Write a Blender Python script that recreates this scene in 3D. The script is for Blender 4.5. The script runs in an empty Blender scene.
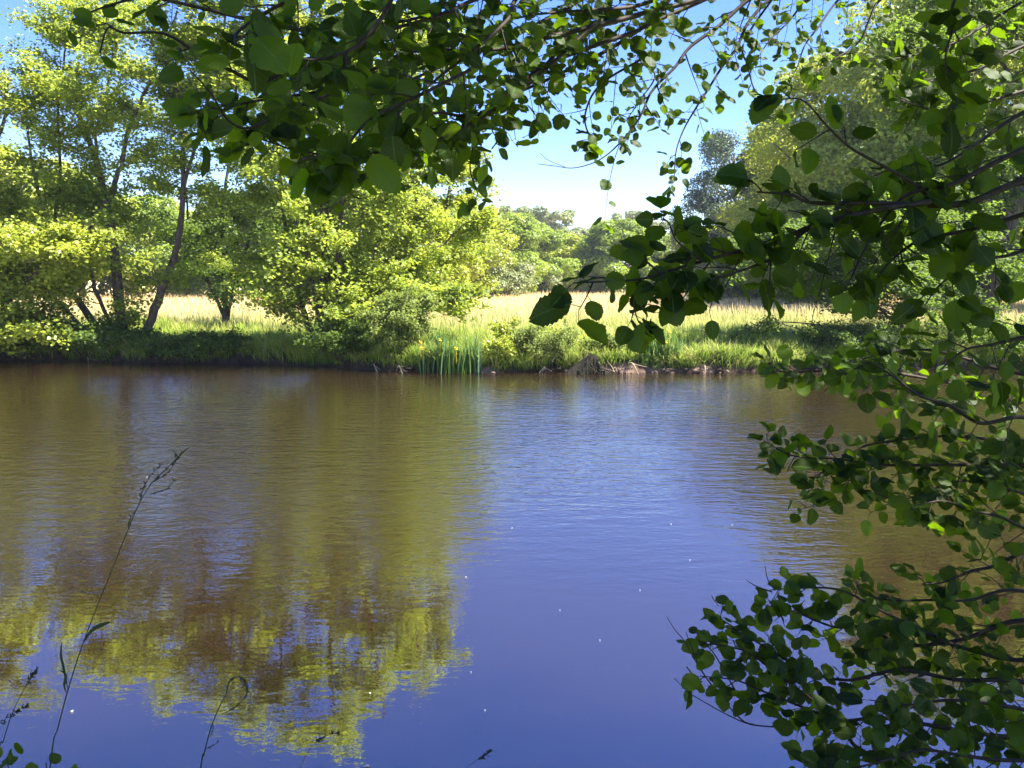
import bpy, math
import numpy as np
from mathutils import Vector, Matrix

D = bpy.data
scene = bpy.context.scene
COL = scene.collection
rad = math.radians

# ------------------------------------------------------------------ camera
CAM = np.array([0.0, 0.0, 2.0])
F = 820.0
PITCH = rad(7.0)
cam_d = D.cameras.new("camera")
cam_d.sensor_width = 36.0
cam_d.lens = 36.0 * F / 1024.0
cam_d.clip_start = 0.05
cam_d.clip_end = 3000
cam = D.objects.new("camera", cam_d)
cam.location = CAM
cam.rotation_euler = (math.pi / 2 - PITCH, 0, 0)
COL.objects.link(cam)
scene.camera = cam
FWD = np.array([0, math.cos(PITCH), -math.sin(PITCH)])
UPV = np.array([0, math.sin(PITCH), math.cos(PITCH)])


def ray(px, py):
    return FWD + np.array([1, 0, 0]) * ((px - 512) / F) + UPV * (-(py - 384) / F)


def at(px, py, d):
    """world point seen at a pixel of the photograph, d metres ahead of the camera"""
    r = ray(px, py)
    return CAM + r * (d / r[1])


def on_plane(px, py, z=0.0):
    r = ray(px, py)
    return CAM + r * ((z - CAM[2]) / r[2])


# ------------------------------------------------------------------ light
SUN_EL, SUN_AZ = 56.0, 97.0          # azimuth measured from the view direction (+Y) towards +X
w = D.worlds.new("World")
scene.world = w
w.use_nodes = True
nt = w.node_tree
nt.nodes.clear()
sky = nt.nodes.new("ShaderNodeTexSky")
sky.sky_type = 'NISHITA'
sky.sun_disc = False
sky.sun_elevation = rad(SUN_EL)
sky.sun_rotation = rad(SUN_AZ)
sky.air_density = 1.0
sky.dust_density = 0.2
sky.ozone_density = 3.5
bg = nt.nodes.new("ShaderNodeBackground")
bg.inputs[1].default_value = 0.075
wo = nt.nodes.new("ShaderNodeOutputWorld")
hs = nt.nodes.new("ShaderNodeHueSaturation")
hs.inputs["Saturation"].default_value = 1.3
hs.inputs["Hue"].default_value = 0.524
nt.links.new(sky.outputs[0], hs.inputs["Color"])
nt.links.new(hs.outputs[0], bg.inputs[0])
nt.links.new(bg.outputs[0], wo.inputs[0])

sd = D.lights.new("sun", 'SUN')
sd.energy = 5.0
sd.angle = rad(0.5)
sd.color = (1.0, 0.95, 0.84)
sun = D.objects.new("sun", sd)
dirv = Vector((math.sin(rad(SUN_AZ)) * math.cos(rad(SUN_EL)), math.cos(rad(SUN_AZ)) * math.cos(rad(SUN_EL)), math.sin(rad(SUN_EL))))
sun.rotation_euler = dirv.to_track_quat('Z', 'Y').to_euler()
sun.location = (20, 10, 40)
COL.objects.link(sun)

scene.view_settings.view_transform = 'Standard'
scene.view_settings.look = 'None'
scene.view_settings.exposure = 2.3
scene.view_settings.gamma = 1.0
scene.render.engine = 'CYCLES'
scene.cycles.max_bounces = 8
scene.cycles.transparent_max_bounces = 8
scene.cycles.volume_bounces = 0
scene.cycles.use_denoising = True


# ------------------------------------------------------------------ materials
def new_mat(name):
    m = D.materials.new(name)
    m.use_nodes = True
    m.node_tree.nodes.clear()
    return m, m.node_tree.nodes, m.node_tree.links


def mixrgb(n, l, a, b, fac, blend='MIX'):
    x = n.new("ShaderNodeMix")
    x.data_type = 'RGBA'
    x.blend_type = blend
    for s, v in ((6, a), (7, b), (0, fac)):
        if hasattr(v, "is_linked") or hasattr(v, "links"):
            l.new(v, x.inputs[s])
        elif s == 0:
            x.inputs[0].default_value = v
        else:
            x.inputs[s].default_value = (*v, 1)
    return x.outputs[2]


def leaf_mat(name, dark, light, trans, tfac=0.45, gloss=0.04, rough=0.4, veins=False):
    m, n, l = new_mat(name)
    at_ = n.new("ShaderNodeAttribute")
    at_.attribute_name = "tone"
    sep = n.new("ShaderNodeSeparateXYZ")
    l.new(at_.outputs["Vector"], sep.inputs[0])
    col = mixrgb(n, l, dark, light, sep.outputs[2])
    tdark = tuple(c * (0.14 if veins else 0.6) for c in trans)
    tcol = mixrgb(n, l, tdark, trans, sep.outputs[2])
    nrm = None
    if veins:
        ab = n.new("ShaderNodeMath"); ab.operation = 'ABSOLUTE'
        l.new(sep.outputs[1], ab.inputs[0])
        mu = n.new("ShaderNodeMath"); mu.operation = 'MULTIPLY_ADD'
        l.new(ab.outputs[0], mu.inputs[0]); mu.inputs[1].default_value = -0.9
        l.new(sep.outputs[0], mu.inputs[2])
        sc = n.new("ShaderNodeMath"); sc.operation = 'MULTIPLY'
        l.new(mu.outputs[0], sc.inputs[0]); sc.inputs[1].default_value = 44.0
        si = n.new("ShaderNodeMath"); si.operation = 'SINE'
        l.new(sc.outputs[0], si.inputs[0])
        mr = n.new("ShaderNodeMapRange")
        l.new(si.outputs[0], mr.inputs[0])
        mr.inputs[1].default_value = 0.75; mr.inputs[2].default_value = 1.0
        mr.inputs[3].default_value = 0.0; mr.inputs[4].default_value = 0.22
        mid = n.new("ShaderNodeMapRange")
        l.new(ab.outputs[0], mid.inputs[0])
        mid.inputs[1].default_value = 0.0; mid.inputs[2].default_value = 0.03
        mid.inputs[3].default_value = 1.0; mid.inputs[4].default_value = 0.0
        mx = n.new("ShaderNodeMath"); mx.operation = 'MAXIMUM'
        l.new(mr.outputs[0], mx.inputs[0]); l.new(mid.outputs[0], mx.inputs[1])
        col = mixrgb(n, l, col, (0.09, 0.16, 0.03), mx.outputs[0])
        tcol = mixrgb(n, l, tcol, (0.04, 0.10, 0.008), mx.outputs[0])
        bp = n.new("ShaderNodeBump"); bp.inputs["Strength"].default_value = 0.15
        bp.inputs["Distance"].default_value = 0.002
        l.new(si.outputs[0], bp.inputs["Height"])
        nrm = bp.outputs[0]
        nz = n.new("ShaderNodeTexNoise"); nz.inputs["Scale"].default_value = 60
        gm = n.new("ShaderNodeNewGeometry"); l.new(gm.outputs["Position"], nz.inputs["Vector"])
        col = mixrgb(n, l, col, (0.05, 0.045, 0.01), mathn(n, l, nz.outputs[0], 0.62, 0.8, 0.0, 0.35))
    d = n.new("ShaderNodeBsdfDiffuse"); l.new(col, d.inputs[0])
    t = n.new("ShaderNodeBsdfTranslucent"); l.new(tcol, t.inputs[0])
    ms = n.new("ShaderNodeMixShader"); ms.inputs[0].default_value = tfac
    l.new(d.outputs[0], ms.inputs[1]); l.new(t.outputs[0], ms.inputs[2])
    g = n.new("ShaderNodeBsdfGlossy"); g.inputs[0].default_value = (1, 1, 1, 1); g.inputs[1].default_value = rough
    m2 = n.new("ShaderNodeMixShader"); m2.inputs[0].default_value = gloss
    l.new(ms.outputs[0], m2.inputs[1]); l.new(g.outputs[0], m2.inputs[2])
    if nrm:
        for q in (d, g):
            l.new(nrm, q.inputs["Normal"])
    o = n.new("ShaderNodeOutputMaterial")
    l.new(m2.outputs[0], o.inputs[0])
    return m


def mathn(n, l, src, a, b, c, d):
    mr = n.new("ShaderNodeMapRange")
    l.new(src, mr.inputs[0])
    for i, v in enumerate((a, b, c, d)):
        mr.inputs[i + 1].default_value = v
    return mr.outputs[0]


def noisy_mat(name, c1, c2, scale=8.0, rough=0.85, bump=0.4, stretch=(1, 1, 1), dist=0.02):
    m, n, l = new_mat(name)
    gm = n.new("ShaderNodeNewGeometry")
    mp = n.new("ShaderNodeMapping"); mp.inputs["Scale"].default_value = stretch
    l.new(gm.outputs["Position"], mp.inputs[0])
    nz = n.new("ShaderNodeTexNoise"); nz.inputs["Scale"].default_value = scale; nz.inputs["Detail"].default_value = 6
    nz.inputs["Roughness"].default_value = 0.7
    l.new(mp.outputs[0], nz.inputs["Vector"])
    f = mathn(n, l, nz.outputs[0], 0.35, 0.65, 0, 1)
    col = mixrgb(n, l, c1, c2, f)
    p = n.new("ShaderNodeBsdfPrincipled")
    l.new(col, p.inputs["Base Color"]); p.inputs["Roughness"].default_value = rough
    p.inputs["Specular IOR Level"].default_value = 0.25
    b = n.new("ShaderNodeBump"); b.inputs["Strength"].default_value = bump; b.inputs["Distance"].default_value = dist
    l.new(nz.outputs[0], b.inputs["Height"]); l.new(b.outputs[0], p.inputs["Normal"])
    o = n.new("ShaderNodeOutputMaterial"); l.new(p.outputs[0], o.inputs[0])
    return m


M = {}
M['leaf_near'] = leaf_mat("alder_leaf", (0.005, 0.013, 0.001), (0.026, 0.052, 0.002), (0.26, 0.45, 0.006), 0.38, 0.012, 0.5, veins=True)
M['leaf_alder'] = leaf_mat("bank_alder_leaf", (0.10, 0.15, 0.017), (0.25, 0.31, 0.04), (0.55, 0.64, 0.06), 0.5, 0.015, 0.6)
M['leaf_dark'] = leaf_mat("shaded_alder_leaf", (0.04, 0.075, 0.012), (0.09, 0.14, 0.02), (0.25, 0.38, 0.03), 0.42, 0.015, 0.6)  # shade put into the colour: darker copy of the bank leaf
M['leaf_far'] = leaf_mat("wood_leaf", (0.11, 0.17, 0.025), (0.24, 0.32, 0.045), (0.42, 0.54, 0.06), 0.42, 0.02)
M['leaf_yellow'] = leaf_mat("sunny_leaf", (0.17, 0.22, 0.025), (0.34, 0.39, 0.05), (0.58, 0.64, 0.06), 0.42, 0.02)  # sunlit look put into the colour: brighter, yellower leaf copy
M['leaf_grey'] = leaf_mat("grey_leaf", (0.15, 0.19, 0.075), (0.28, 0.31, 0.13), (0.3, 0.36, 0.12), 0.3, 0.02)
M['needle'] = leaf_mat("needle", (0.035, 0.06, 0.035), (0.09, 0.11, 0.06), (0.10, 0.13, 0.04), 0.2, 0.02)
M['needle_blue'] = leaf_mat("blue_leaf", (0.05, 0.085, 0.04), (0.11, 0.15, 0.07), (0.08, 0.12, 0.08), 0.2, 0.02)
M['bramble'] = leaf_mat("bramble_leaf", (0.07, 0.10, 0.02), (0.20, 0.25, 0.05), (0.36, 0.44, 0.08), 0.35, 0.01, 0.7)
M['iris'] = leaf_mat("iris_leaf", (0.025, 0.075, 0.02), (0.12, 0.23, 0.07), (0.25, 0.42, 0.07), 0.3, 0.06)
M['petal'] = leaf_mat("iris_petal", (0.75, 0.55, 0.03), (0.85, 0.66, 0.05), (0.7, 0.55, 0.04), 0.3, 0.02)
M['bark'] = noisy_mat("alder_bark", (0.035, 0.026, 0.02), (0.13, 0.10, 0.08), 14, 0.9, 0.7, (1, 1, 0.35), 0.03)
M['bark_pale'] = noisy_mat("pale_bark", (0.07, 0.055, 0.045), (0.24, 0.19, 0.15), 6, 0.9, 0.5, (1, 1, 0.4), 0.04)
M['twig'] = noisy_mat("alder_twig", (0.018, 0.012, 0.007), (0.05, 0.034, 0.022), 60, 0.7, 0.3, (1, 1, 1), 0.002)
M['dead'] = noisy_mat("dead_stem", (0.22, 0.16, 0.10), (0.42, 0.33, 0.22), 20, 0.8, 0.2)
M['stump'] = noisy_mat("old_wood", (0.008, 0.007, 0.005), (0.03, 0.026, 0.014), 9, 0.95, 1.0, (1, 1, 0.6), 0.06)
M['stalk'] = noisy_mat("grass_stalk", (0.012, 0.02, 0.006), (0.035, 0.05, 0.015), 40, 0.6, 0.1)
M['seed'] = noisy_mat("seed_head", (0.015, 0.017, 0.012), (0.05, 0.045, 0.03), 60, 0.8, 0.1)
M['fluff'] = noisy_mat("fallen_petal", (0.35, 0.33, 0.25), (0.6, 0.58, 0.48), 90, 0.7, 0.1)


# grass: tone = (height fraction, dryness, random)
def grass_mat(name, base, mid, tip, dry):
    m, n, l = new_mat(name)
    a = n.new("ShaderNodeAttribute"); a.attribute_name = "tone"
    s = n.new("ShaderNodeSeparateXYZ"); l.new(a.outputs["Vector"], s.inputs[0])
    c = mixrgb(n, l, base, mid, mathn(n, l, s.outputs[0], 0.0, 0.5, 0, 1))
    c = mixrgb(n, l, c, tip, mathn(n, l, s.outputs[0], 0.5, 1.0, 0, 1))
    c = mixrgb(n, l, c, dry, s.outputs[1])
    v = n.new("ShaderNodeHueSaturation"); l.new(c, v.inputs["Color"])
    l.new(mathn(n, l, s.outputs[2], 0, 1, 0.7, 1.3), v.inputs["Value"])
    d = n.new("ShaderNodeBsdfDiffuse"); l.new(v.outputs[0], d.inputs[0])
    t = n.new("ShaderNodeBsdfTranslucent"); l.new(v.outputs[0], t.inputs[0])
    ms = n.new("ShaderNodeMixShader"); ms.inputs[0].default_value = 0.4
    l.new(d.outputs[0], ms.inputs[1]); l.new(t.outputs[0], ms.inputs[2])
    o = n.new("ShaderNodeOutputMaterial"); l.new(ms.outputs[0], o.inputs[0])
    return m


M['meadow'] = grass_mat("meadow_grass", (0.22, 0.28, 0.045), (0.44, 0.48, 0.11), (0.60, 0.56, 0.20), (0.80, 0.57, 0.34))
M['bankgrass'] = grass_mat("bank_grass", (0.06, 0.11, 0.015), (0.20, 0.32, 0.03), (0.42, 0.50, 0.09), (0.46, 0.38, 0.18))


# ------------------------------------------------------------------ mesh helpers
def mk_mesh(name, V, groups, mat, tone=None, smooth=False):
    """groups: list of integer arrays (n,k) of faces with k corners"""
    V = np.asarray(V, dtype=np.float32)
    me = D.meshes.new(name)
    groups = [g for g in groups if len(g)]
    nl = sum(g.size for g in groups)
    nf = sum(len(g) for g in groups)
    me.vertices.add(len(V))
    me.vertices.foreach_set("co", V.ravel())
    me.loops.add(nl)
    me.loops.foreach_set("vertex_index", np.concatenate([g.ravel() for g in groups]).astype(np.int32))
    me.polygons.add(nf)
    tot = np.concatenate([np.full(len(g), g.shape[1], dtype=np.int32) for g in groups])
    st = np.concatenate([[0], np.cumsum(tot)[:-1]]).astype(np.int32)
    me.polygons.foreach_set("loop_start", st)
    if smooth:
        me.polygons.foreach_set("use_smooth", np.ones(nf, dtype=bool))
    if tone is not None:
        a = me.attributes.new("tone", 'FLOAT_VECTOR', 'POINT')
        a.data.foreach_set("vector", np.asarray(tone, dtype=np.float32).ravel())
    me.update(calc_edges=True)
    if mat is not None:
        me.materials.append(mat)
    return me


def link(name, me, parent=None, **props):
    o = D.objects.new(name, me)
    COL.objects.link(o)
    if parent is not None:
        o.parent = parent
    for k, v in props.items():
        if v is not None:
            o[k] = v
    return o


def empty(name, loc, label, cat, group=None):
    o = D.objects.new(name, None)
    o.empty_display_size = 0.3
    o.location = loc
    COL.objects.link(o)
    o["label"] = label
    o["category"] = cat
    if group:
        o["group"] = group
    return o


def copy_tree(o, parent=None):
    c = o.copy()
    COL.objects.link(c)
    c.parent = parent
    for ch in [x for x in D.objects if x.parent == o]:
        copy_tree(ch, c)
    return c


class Acc:
    def __init__(s):
        s.V = []; s.Q = []; s.T = []; s.tone = []; s.n = 0

    def add(s, V, Q=None, T=None, tone=None):
        V = np.asarray(V, dtype=float).reshape(-1, 3)
        if Q is not None and len(Q): s.Q.append(np.asarray(Q) + s.n)
        if T is not None and len(T): s.T.append(np.asarray(T) + s.n)
        s.V.append(V)
        s.tone.append(np.asarray(tone, dtype=float).reshape(-1, 3) if tone is not None else np.zeros((len(V), 3)))
        s.n += len(V)

    def build(s, name, mat, parent=None, smooth=False, origin=None, **props):
        if s.n == 0:
            return None
        V = np.concatenate(s.V)
        if origin is not None:
            V = V - np.asarray(origin)
        g = []
        if s.Q: g.append(np.concatenate(s.Q))
        if s.T: g.append(np.concatenate(s.T))
        me = mk_mesh(name, V, g, mat, np.concatenate(s.tone), smooth)
        return link(name, me, parent, **props)


def unit(v):
    v = np.asarray(v, dtype=float)
    return v / (np.linalg.norm(v, axis=-1, keepdims=True) + 1e-9)


def spline(pts, n):
    """Catmull-Rom resample"""
    P = np.asarray(pts, dtype=float)
    if len(P) == 2:
        t = np.linspace(0, 1, n)[:, None]
        return P[0] * (1 - t) + P[1] * t
    Q = np.vstack([2 * P[0] - P[1], P, 2 * P[-1] - P[-2]])
    seg = len(P) - 1
    out = []
    for u in np.linspace(0, seg - 1e-6, n):
        i = int(u); t = u - i
        a, b, c, d = Q[i], Q[i + 1], Q[i + 2], Q[i + 3]
        out.append(0.5 * ((2 * b) + (-a + c) * t + (2 * a - 5 * b + 4 * c - d) * t * t + (-a + 3 * b - 3 * c + d) * t ** 3))
    return np.array(out)


def tube(acc, P, r, sides=6, rng=None, rough=0.0):
    P = np.asarray(P, dtype=float)
    n = len(P)
    r = np.broadcast_to(np.asarray(r, dtype=float), (n,))
    Tn = unit(np.gradient(P, axis=0))
    ref = np.array([0.3, 0.2, 0.93]) if abs(Tn[0][2]) < 0.8 else np.array([1.0, 0.1, 0])
    A = unit(np.cross(Tn, ref)); B = np.cross(Tn, A)
    an = np.linspace(0, 2 * math.pi, sides, endpoint=False)
    R = r[:, None] * np.ones(sides)
    if rough and rng is not None:
        R = R * (1 + rough * rng.normal(size=R.shape))
    V = P[:, None, :] + R[..., None] * (np.cos(an)[None, :, None] * A[:, None, :] + np.sin(an)[None, :, None] * B[:, None, :])
    i = np.arange(n - 1)[:, None] * sides; j = np.arange(sides)[None, :]; j2 = (j + 1) % sides
    Q = np.stack([i + j, i + j2, i + sides + j2, i + sides + j], -1).reshape(-1, 4)
    acc.add(V.reshape(-1, 3), Q)


def quads(acc, C, Nrm, Dr, size, tone, width=0.85, fold=0.15):
    """small leaves: kite of two quads' worth (base, side, tip, side)"""
    C = np.asarray(C); n = len(C)
    Nrm = unit(Nrm)
    Dr = unit(Dr - Nrm * np.sum(Dr * Nrm, -1, keepdims=True))
    S = np.cross(Nrm, Dr)
    sz = np.broadcast_to(size, (n,))[:, None]
    a = C - Dr * sz * 0.5
    b = C + S * sz * width * 0.5 + Dr * sz * 0.05 + Nrm * sz * fold
    c = C + Dr * sz * 0.5
    d = C - S * sz * width * 0.5 + Dr * sz * 0.05 + Nrm * sz * fold
    V = np.stack([a, b, c, d], 1).reshape(-1, 3)
    Q = np.arange(4 * n).reshape(n, 4)
    t = np.zeros((n, 3)); t[:, 2] = tone
    acc.add(V, Q, None, np.repeat(t, 4, axis=0))


# round toothed alder leaf, length 1 along +X, modelled with midrib fold
NS = 19
_u = np.linspace(0, 1, NS)
_w = 0.47 * np.sin(np.pi * np.clip(_u, 0, 1) ** 0.85) ** 0.62
_w[0] = 0; _w[-1] = 0.06
_teeth = np.where(np.arange(NS) % 2 == 0, 1.05, 0.955)


def big_leaves(acc, base, Nrm, Dr, size, rng, tone):
    n = len(base)
    if n == 0:
        return
    Nrm = unit(Nrm)
    Dr = unit(Dr - Nrm * np.sum(Dr * Nrm, -1, keepdims=True))
    S = np.cross(Nrm, Dr)
    size = np.asarray(size)[:, None, None]
    u = _u[None, :]
    asp = rng.uniform(0.72, 1.08, (n, 1))
    w = _w[None, :] * _teeth[None, :] * asp * (1 + 0.04 * rng.normal(size=(n, NS)))
    cup = rng.uniform(-0.2, 0.4, (n, 1)); droop = rng.uniform(-0.1, 0.55, (n, 1)); ph = rng.uniform(0, 6.28, (n, 1))
    zmid = -droop * u ** 2 * 0.7
    notch = np.zeros(NS); notch[-1] = -0.05
    rows = []
    uv = []
    for sgn, f in ((-1, 1.0), (-1, 0.5), (0, 0), (1, 0.5), (1, 1.0)):
        x = u + (notch[None, :] if f == 0 else 0) + 0 * w
        y = sgn * f * w
        z = zmid + cup * (f * w) + 0.025 * np.sin(ph + u * 11 + sgn * f * 2) * f
        rows.append(np.stack([x, y, z], -1))
        uv.append(np.stack([x, y, np.broadcast_to(np.asarray(tone)[:, None], x.shape)], -1))
    L = np.stack(rows, 1)          # n,5,NS,3
    W = base[:, None, None, :] + size[..., None] * (L[..., 0:1] * Dr[:, None, None, :] + L[..., 1:2] * S[:, None, None, :] + L[..., 2:3] * Nrm[:, None, None, :])
    V = W.reshape(-1, 3)
    o = (np.arange(n) * 5 * NS)[:, None, None]
    r_ = np.arange(4)[None, :, None] * NS
    c_ = np.arange(NS - 1)[None, None, :]
    Q = np.stack([o + r_ + c_, o + r_ + c_ + 1, o + r_ + NS + c_ + 1, o + r_ + NS + c_], -1).reshape(-1, 4)
    acc.add(V, Q, None, np.stack(uv, 1).reshape(-1, 3))


# ------------------------------------------------------------------ ground
def vnoise(x, y, s, seed=0):
    x = np.asarray(x) / s + seed * 17.3; y = np.asarray(y) / s + seed * 9.1
    return (np.sin(x * 1.7 + 1.3 * np.sin(y * 1.1)) + np.sin(y * 2.3 + 1.7 * np.sin(x * 0.9 + 2)) + np.sin((x + y) * 3.1 + seed)) / 3


_fx = np.array([-80, -40, -22, -13, -9.5, -6.0, -4.2, -3.0, -1.5, 0, 1.0, 2.0, 3.2, 4.6, 6.0, 8.0, 12, 20, 40, 80])
_fy = np.array([30, 27, 24, 21.3, 20.6, 20.2, 19.4, 18.6, 18.3, 18.3, 18.6, 18.3, 18.4, 18.3, 18.6, 19.2, 19.5, 19.0, 22, 30])


def far_shore(x):
    return np.interp(x, _fx, _fy) + 0.16 * vnoise(x, 0, 0.55, 1) + 0.08 * vnoise(x, 3, 0.2, 2)


def near_shore(x):
    return np.interp(x, [-80, -30, -8, -3, 2.0, 3.0, 4.0, 6.0, 12, 30, 80], [10, 6, 2.8, 2.0, 2.0, 2.9, 5.0, 6.2, 5.0, 6, 12]) + 0.12 * vnoise(x, 5, 0.5, 3)


def smooth(t):
    t = np.clip(t, 0, 1)
    return t * t * (3 - 2 * t)


def gz(x, y):
    x = np.asarray(x, dtype=float); y = np.asarray(y, dtype=float)
    fs, ns = far_shore(x), near_shore(x)
    df = y - fs; dn = ns - y
    lip = 0.33 + 0.11 * vnoise(x, y, 1.1, 4)
    wdt = 0.36 + 0.16 * vnoise(x, 0, 0.8, 6)
    zf = -0.06 + lip * smooth((df + 0.02) / wdt) + 0.22 * smooth((df - 0.5) / 4) + 0.04 * vnoise(x, y, 0.35, 5) * smooth(df * 3)
    zn = -0.06 + 0.45 * smooth((dn + 0.02) / 0.8) + 0.05 * vnoise(x, y, 0.5, 7) * smooth(dn)
    bed = -0.06 - 0.9 * smooth(np.minimum(-df, -dn) / 3.0)
    z = np.where(df > 0, zf, np.where(dn > 0, zn, bed))
    far = smooth((y - 150) / 400)
    z = z + far * 6.0 * (1 + 0.4 * vnoise(x, y, 120, 8)) + 0.08 * vnoise(x, y, 9, 9) * smooth(df / 6)
    return np.where(np.abs(x) > 78, np.maximum(z, 0.3), z)


def axis(segs):
    out = [segs[0][0]]
    for a, b, step in segs:
        k = max(1, int(round((b - a) / step)))
        out += list(a + (b - a) * (np.arange(k) + 1) / k)
    return np.array(out)


gx = axis([(-700, -120, 60), (-120, -40, 8), (-40, -16, 1.2), (-16, 14, 0.14), (14, 40, 1.2), (40, 120, 8), (120, 700, 60)])
gy = axis([(-120, -10, 10), (-10, 1.2, 0.8), (1.2, 7, 0.16), (7, 17.6, 1.0), (17.6, 22.5, 0.075), (22.5, 32, 0.5), (32, 100, 4), (100, 900, 40)])
X, Y = np.meshgrid(gx, gy)
Z = gz(X, Y)
nx, ny = len(gx), len(gy)
V = np.stack([X, Y, Z], -1).reshape(-1, 3)
ii = np.arange(ny - 1)[:, None] * nx; jj = np.arange(nx - 1)[None, :]
Q = np.stack([ii + jj, ii + jj + 1, ii + nx + jj + 1, ii + nx + jj], -1).reshape(-1, 4)
dfar = Y - far_shore(X)
def PALE(X):
    k_ = 0 * X
    for pc, wd_ in ((484, 9), (612, 16), (625, 9), (662, 16), (705, 9)):
        k_ = np.maximum(k_, np.exp(-((X - (pc - 512) / F * 18.6) / (wd_ / F * 18.6)) ** 2))
    return 0.85 * k_


tone = np.stack([smooth((dfar - 0.35) / 0.5) + smooth((near_shore(X) - Y - 0.5) / 0.6), smooth((dfar - 14) / 26), PALE(X) * smooth((0.20 - Z) / 0.14) * smooth((vnoise(X, Y, 0.16, 31) + 0.9) / 0.8)], -1).reshape(-1, 3)

m, n, l = new_mat("ground")
a = n.new("ShaderNodeAttribute"); a.attribute_name = "tone"
s = n.new("ShaderNodeSeparateXYZ"); l.new(a.outputs["Vector"], s.inputs[0])
gm = n.new("ShaderNodeNewGeometry")
nz = n.new("ShaderNodeTexNoise"); nz.inputs["Scale"].default_value = 5; nz.inputs["Detail"].default_value = 8; nz.inputs["Roughness"].default_value = 0.7
l.new(gm.outputs["Position"], nz.inputs["Vector"])
nb = n.new("ShaderNodeTexNoise"); nb.inputs["Scale"].default_value = 0.9; nb.inputs["Detail"].default_value = 2
l.new(gm.outputs["Position"], nb.inputs["Vector"])
soil = mixrgb(n, l, (0.014, 0.009, 0.006), (0.055, 0.036, 0.024), mathn(n, l, nz.outputs[0], 0.38, 0.62, 0, 1))
soil = mixrgb(n, l, soil, (0.27, 0.185, 0.135), s.outputs[2])
turf = mixrgb(n, l, (0.07, 0.10, 0.02), (0.16, 0.20, 0.04), nz.outputs[0])
dry = mixrgb(n, l, (0.42, 0.33, 0.16), (0.55, 0.44, 0.24), nz.outputs[0])
g1 = mixrgb(n, l, turf, dry, s.outputs[1])
gc = mixrgb(n, l, soil, g1, s.outputs[0])
p = n.new("ShaderNodeBsdfPrincipled"); l.new(gc, p.inputs["Base Color"]); p.inputs["Roughness"].default_value = 0.95
p.inputs["Specular IOR Level"].default_value = 0.2
b = n.new("ShaderNodeBump"); b.inputs["Strength"].default_value = 0.8; b.inputs["Distance"].default_value = 0.08
l.new(nz.outputs[0], b.inputs["Height"]); l.new(b.outputs[0], p.inputs["Normal"])
o = n.new("ShaderNodeOutputMaterial"); l.new(p.outputs[0], o.inputs[0])
link("ground", mk_mesh("ground", V, [Q], m, tone, True), kind="structure")

# ------------------------------------------------------------------ water
m, n, l = new_mat("pond_water")
gm = n.new("ShaderNodeNewGeometry")


def wave(scale, stretch, detail, rot=0.0, dist=0.0):
    mp = n.new("ShaderNodeMapping"); mp.inputs["Scale"].default_value = stretch
    mp.inputs["Rotation"].default_value = (0, 0, rot)
    l.new(gm.outputs["Position"], mp.inputs[0])
    t = n.new("ShaderNodeTexNoise"); t.inputs["Scale"].default_value = scale; t.inputs["Detail"].default_value = detail
    t.inputs["Distortion"].default_value = dist
    l.new(mp.outputs[0], t.inputs["Vector"])
    return t.outputs[0]


w1 = wave(3.6, (0.8, 2.1, 1), 2.0, 0.10, 0.3)
w2 = wave(13.0, (0.9, 1.7, 1), 2.0, -0.15, 0.2)
w3 = wave(0.35, (0.6, 1.0, 1), 1.0, 0.3)          # breeze patches
add = n.new("ShaderNodeMath"); add.operation = 'MULTIPLY_ADD'
l.new(w2, add.inputs[0]); add.inputs[1].default_value = 0.42; l.new(w1, add.inputs[2])
sp = n.new("ShaderNodeSeparateXYZ"); l.new(gm.outputs["Position"], sp.inputs[0])
near = mathn(n, l, sp.outputs[1], 4.6, 9.5, 0.05, 1.0)
patch = mathn(n, l, w3, 0.35, 0.6, 0.55, 1.0)
mul = n.new("ShaderNodeMath"); mul.operation = 'MULTIPLY'
l.new(near, mul.inputs[0]); l.new(patch, mul.inputs[1])
hh = n.new("ShaderNodeMath"); hh.operation = 'MULTIPLY'
l.new(add.outputs[0], hh.inputs[0]); l.new(mul.outputs[0], hh.inputs[1])
b = n.new("ShaderNodeBump"); b.inputs["Strength"].default_value = 1.0; b.inputs["Distance"].default_value = 0.021
l.new(hh.outputs[0], b.inputs["Height"])
fr = n.new("ShaderNodeFresnel"); fr.inputs[0].default_value = 3.0
l.new(b.outputs[0], fr.inputs["Normal"])
df = n.new("ShaderNodeSubsurfaceScattering"); df.falloff = 'BURLEY'
df.inputs["Color"].default_value = (0.018, 0.010, 0.0045, 1)
df.inputs["Scale"].default_value = 4.0
df.inputs["Radius"].default_value = (1.0, 0.9, 0.8)
gl = n.new("ShaderNodeBsdfGlossy"); gl.inputs[0].default_value = (1, 1, 1, 1); gl.inputs[1].default_value = 0.012
l.new(b.outputs[0], gl.inputs["Normal"])
ms = n.new("ShaderNodeMixShader"); l.new(fr.outputs[0], ms.inputs[0]); l.new(df.outputs[0], ms.inputs[1]); l.new(gl.outputs[0], ms.inputs[2])
o = n.new("ShaderNodeOutputMaterial"); l.new(ms.outputs[0], o.inputs[0])
WV = np.array([[-85, -5, 0], [85, -5, 0], [85, 40, 0], [-85, 40, 0]], dtype=float)
link("water", mk_mesh("water", WV, [np.array([[0, 1, 2, 3]])], m), kind="structure")


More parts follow.
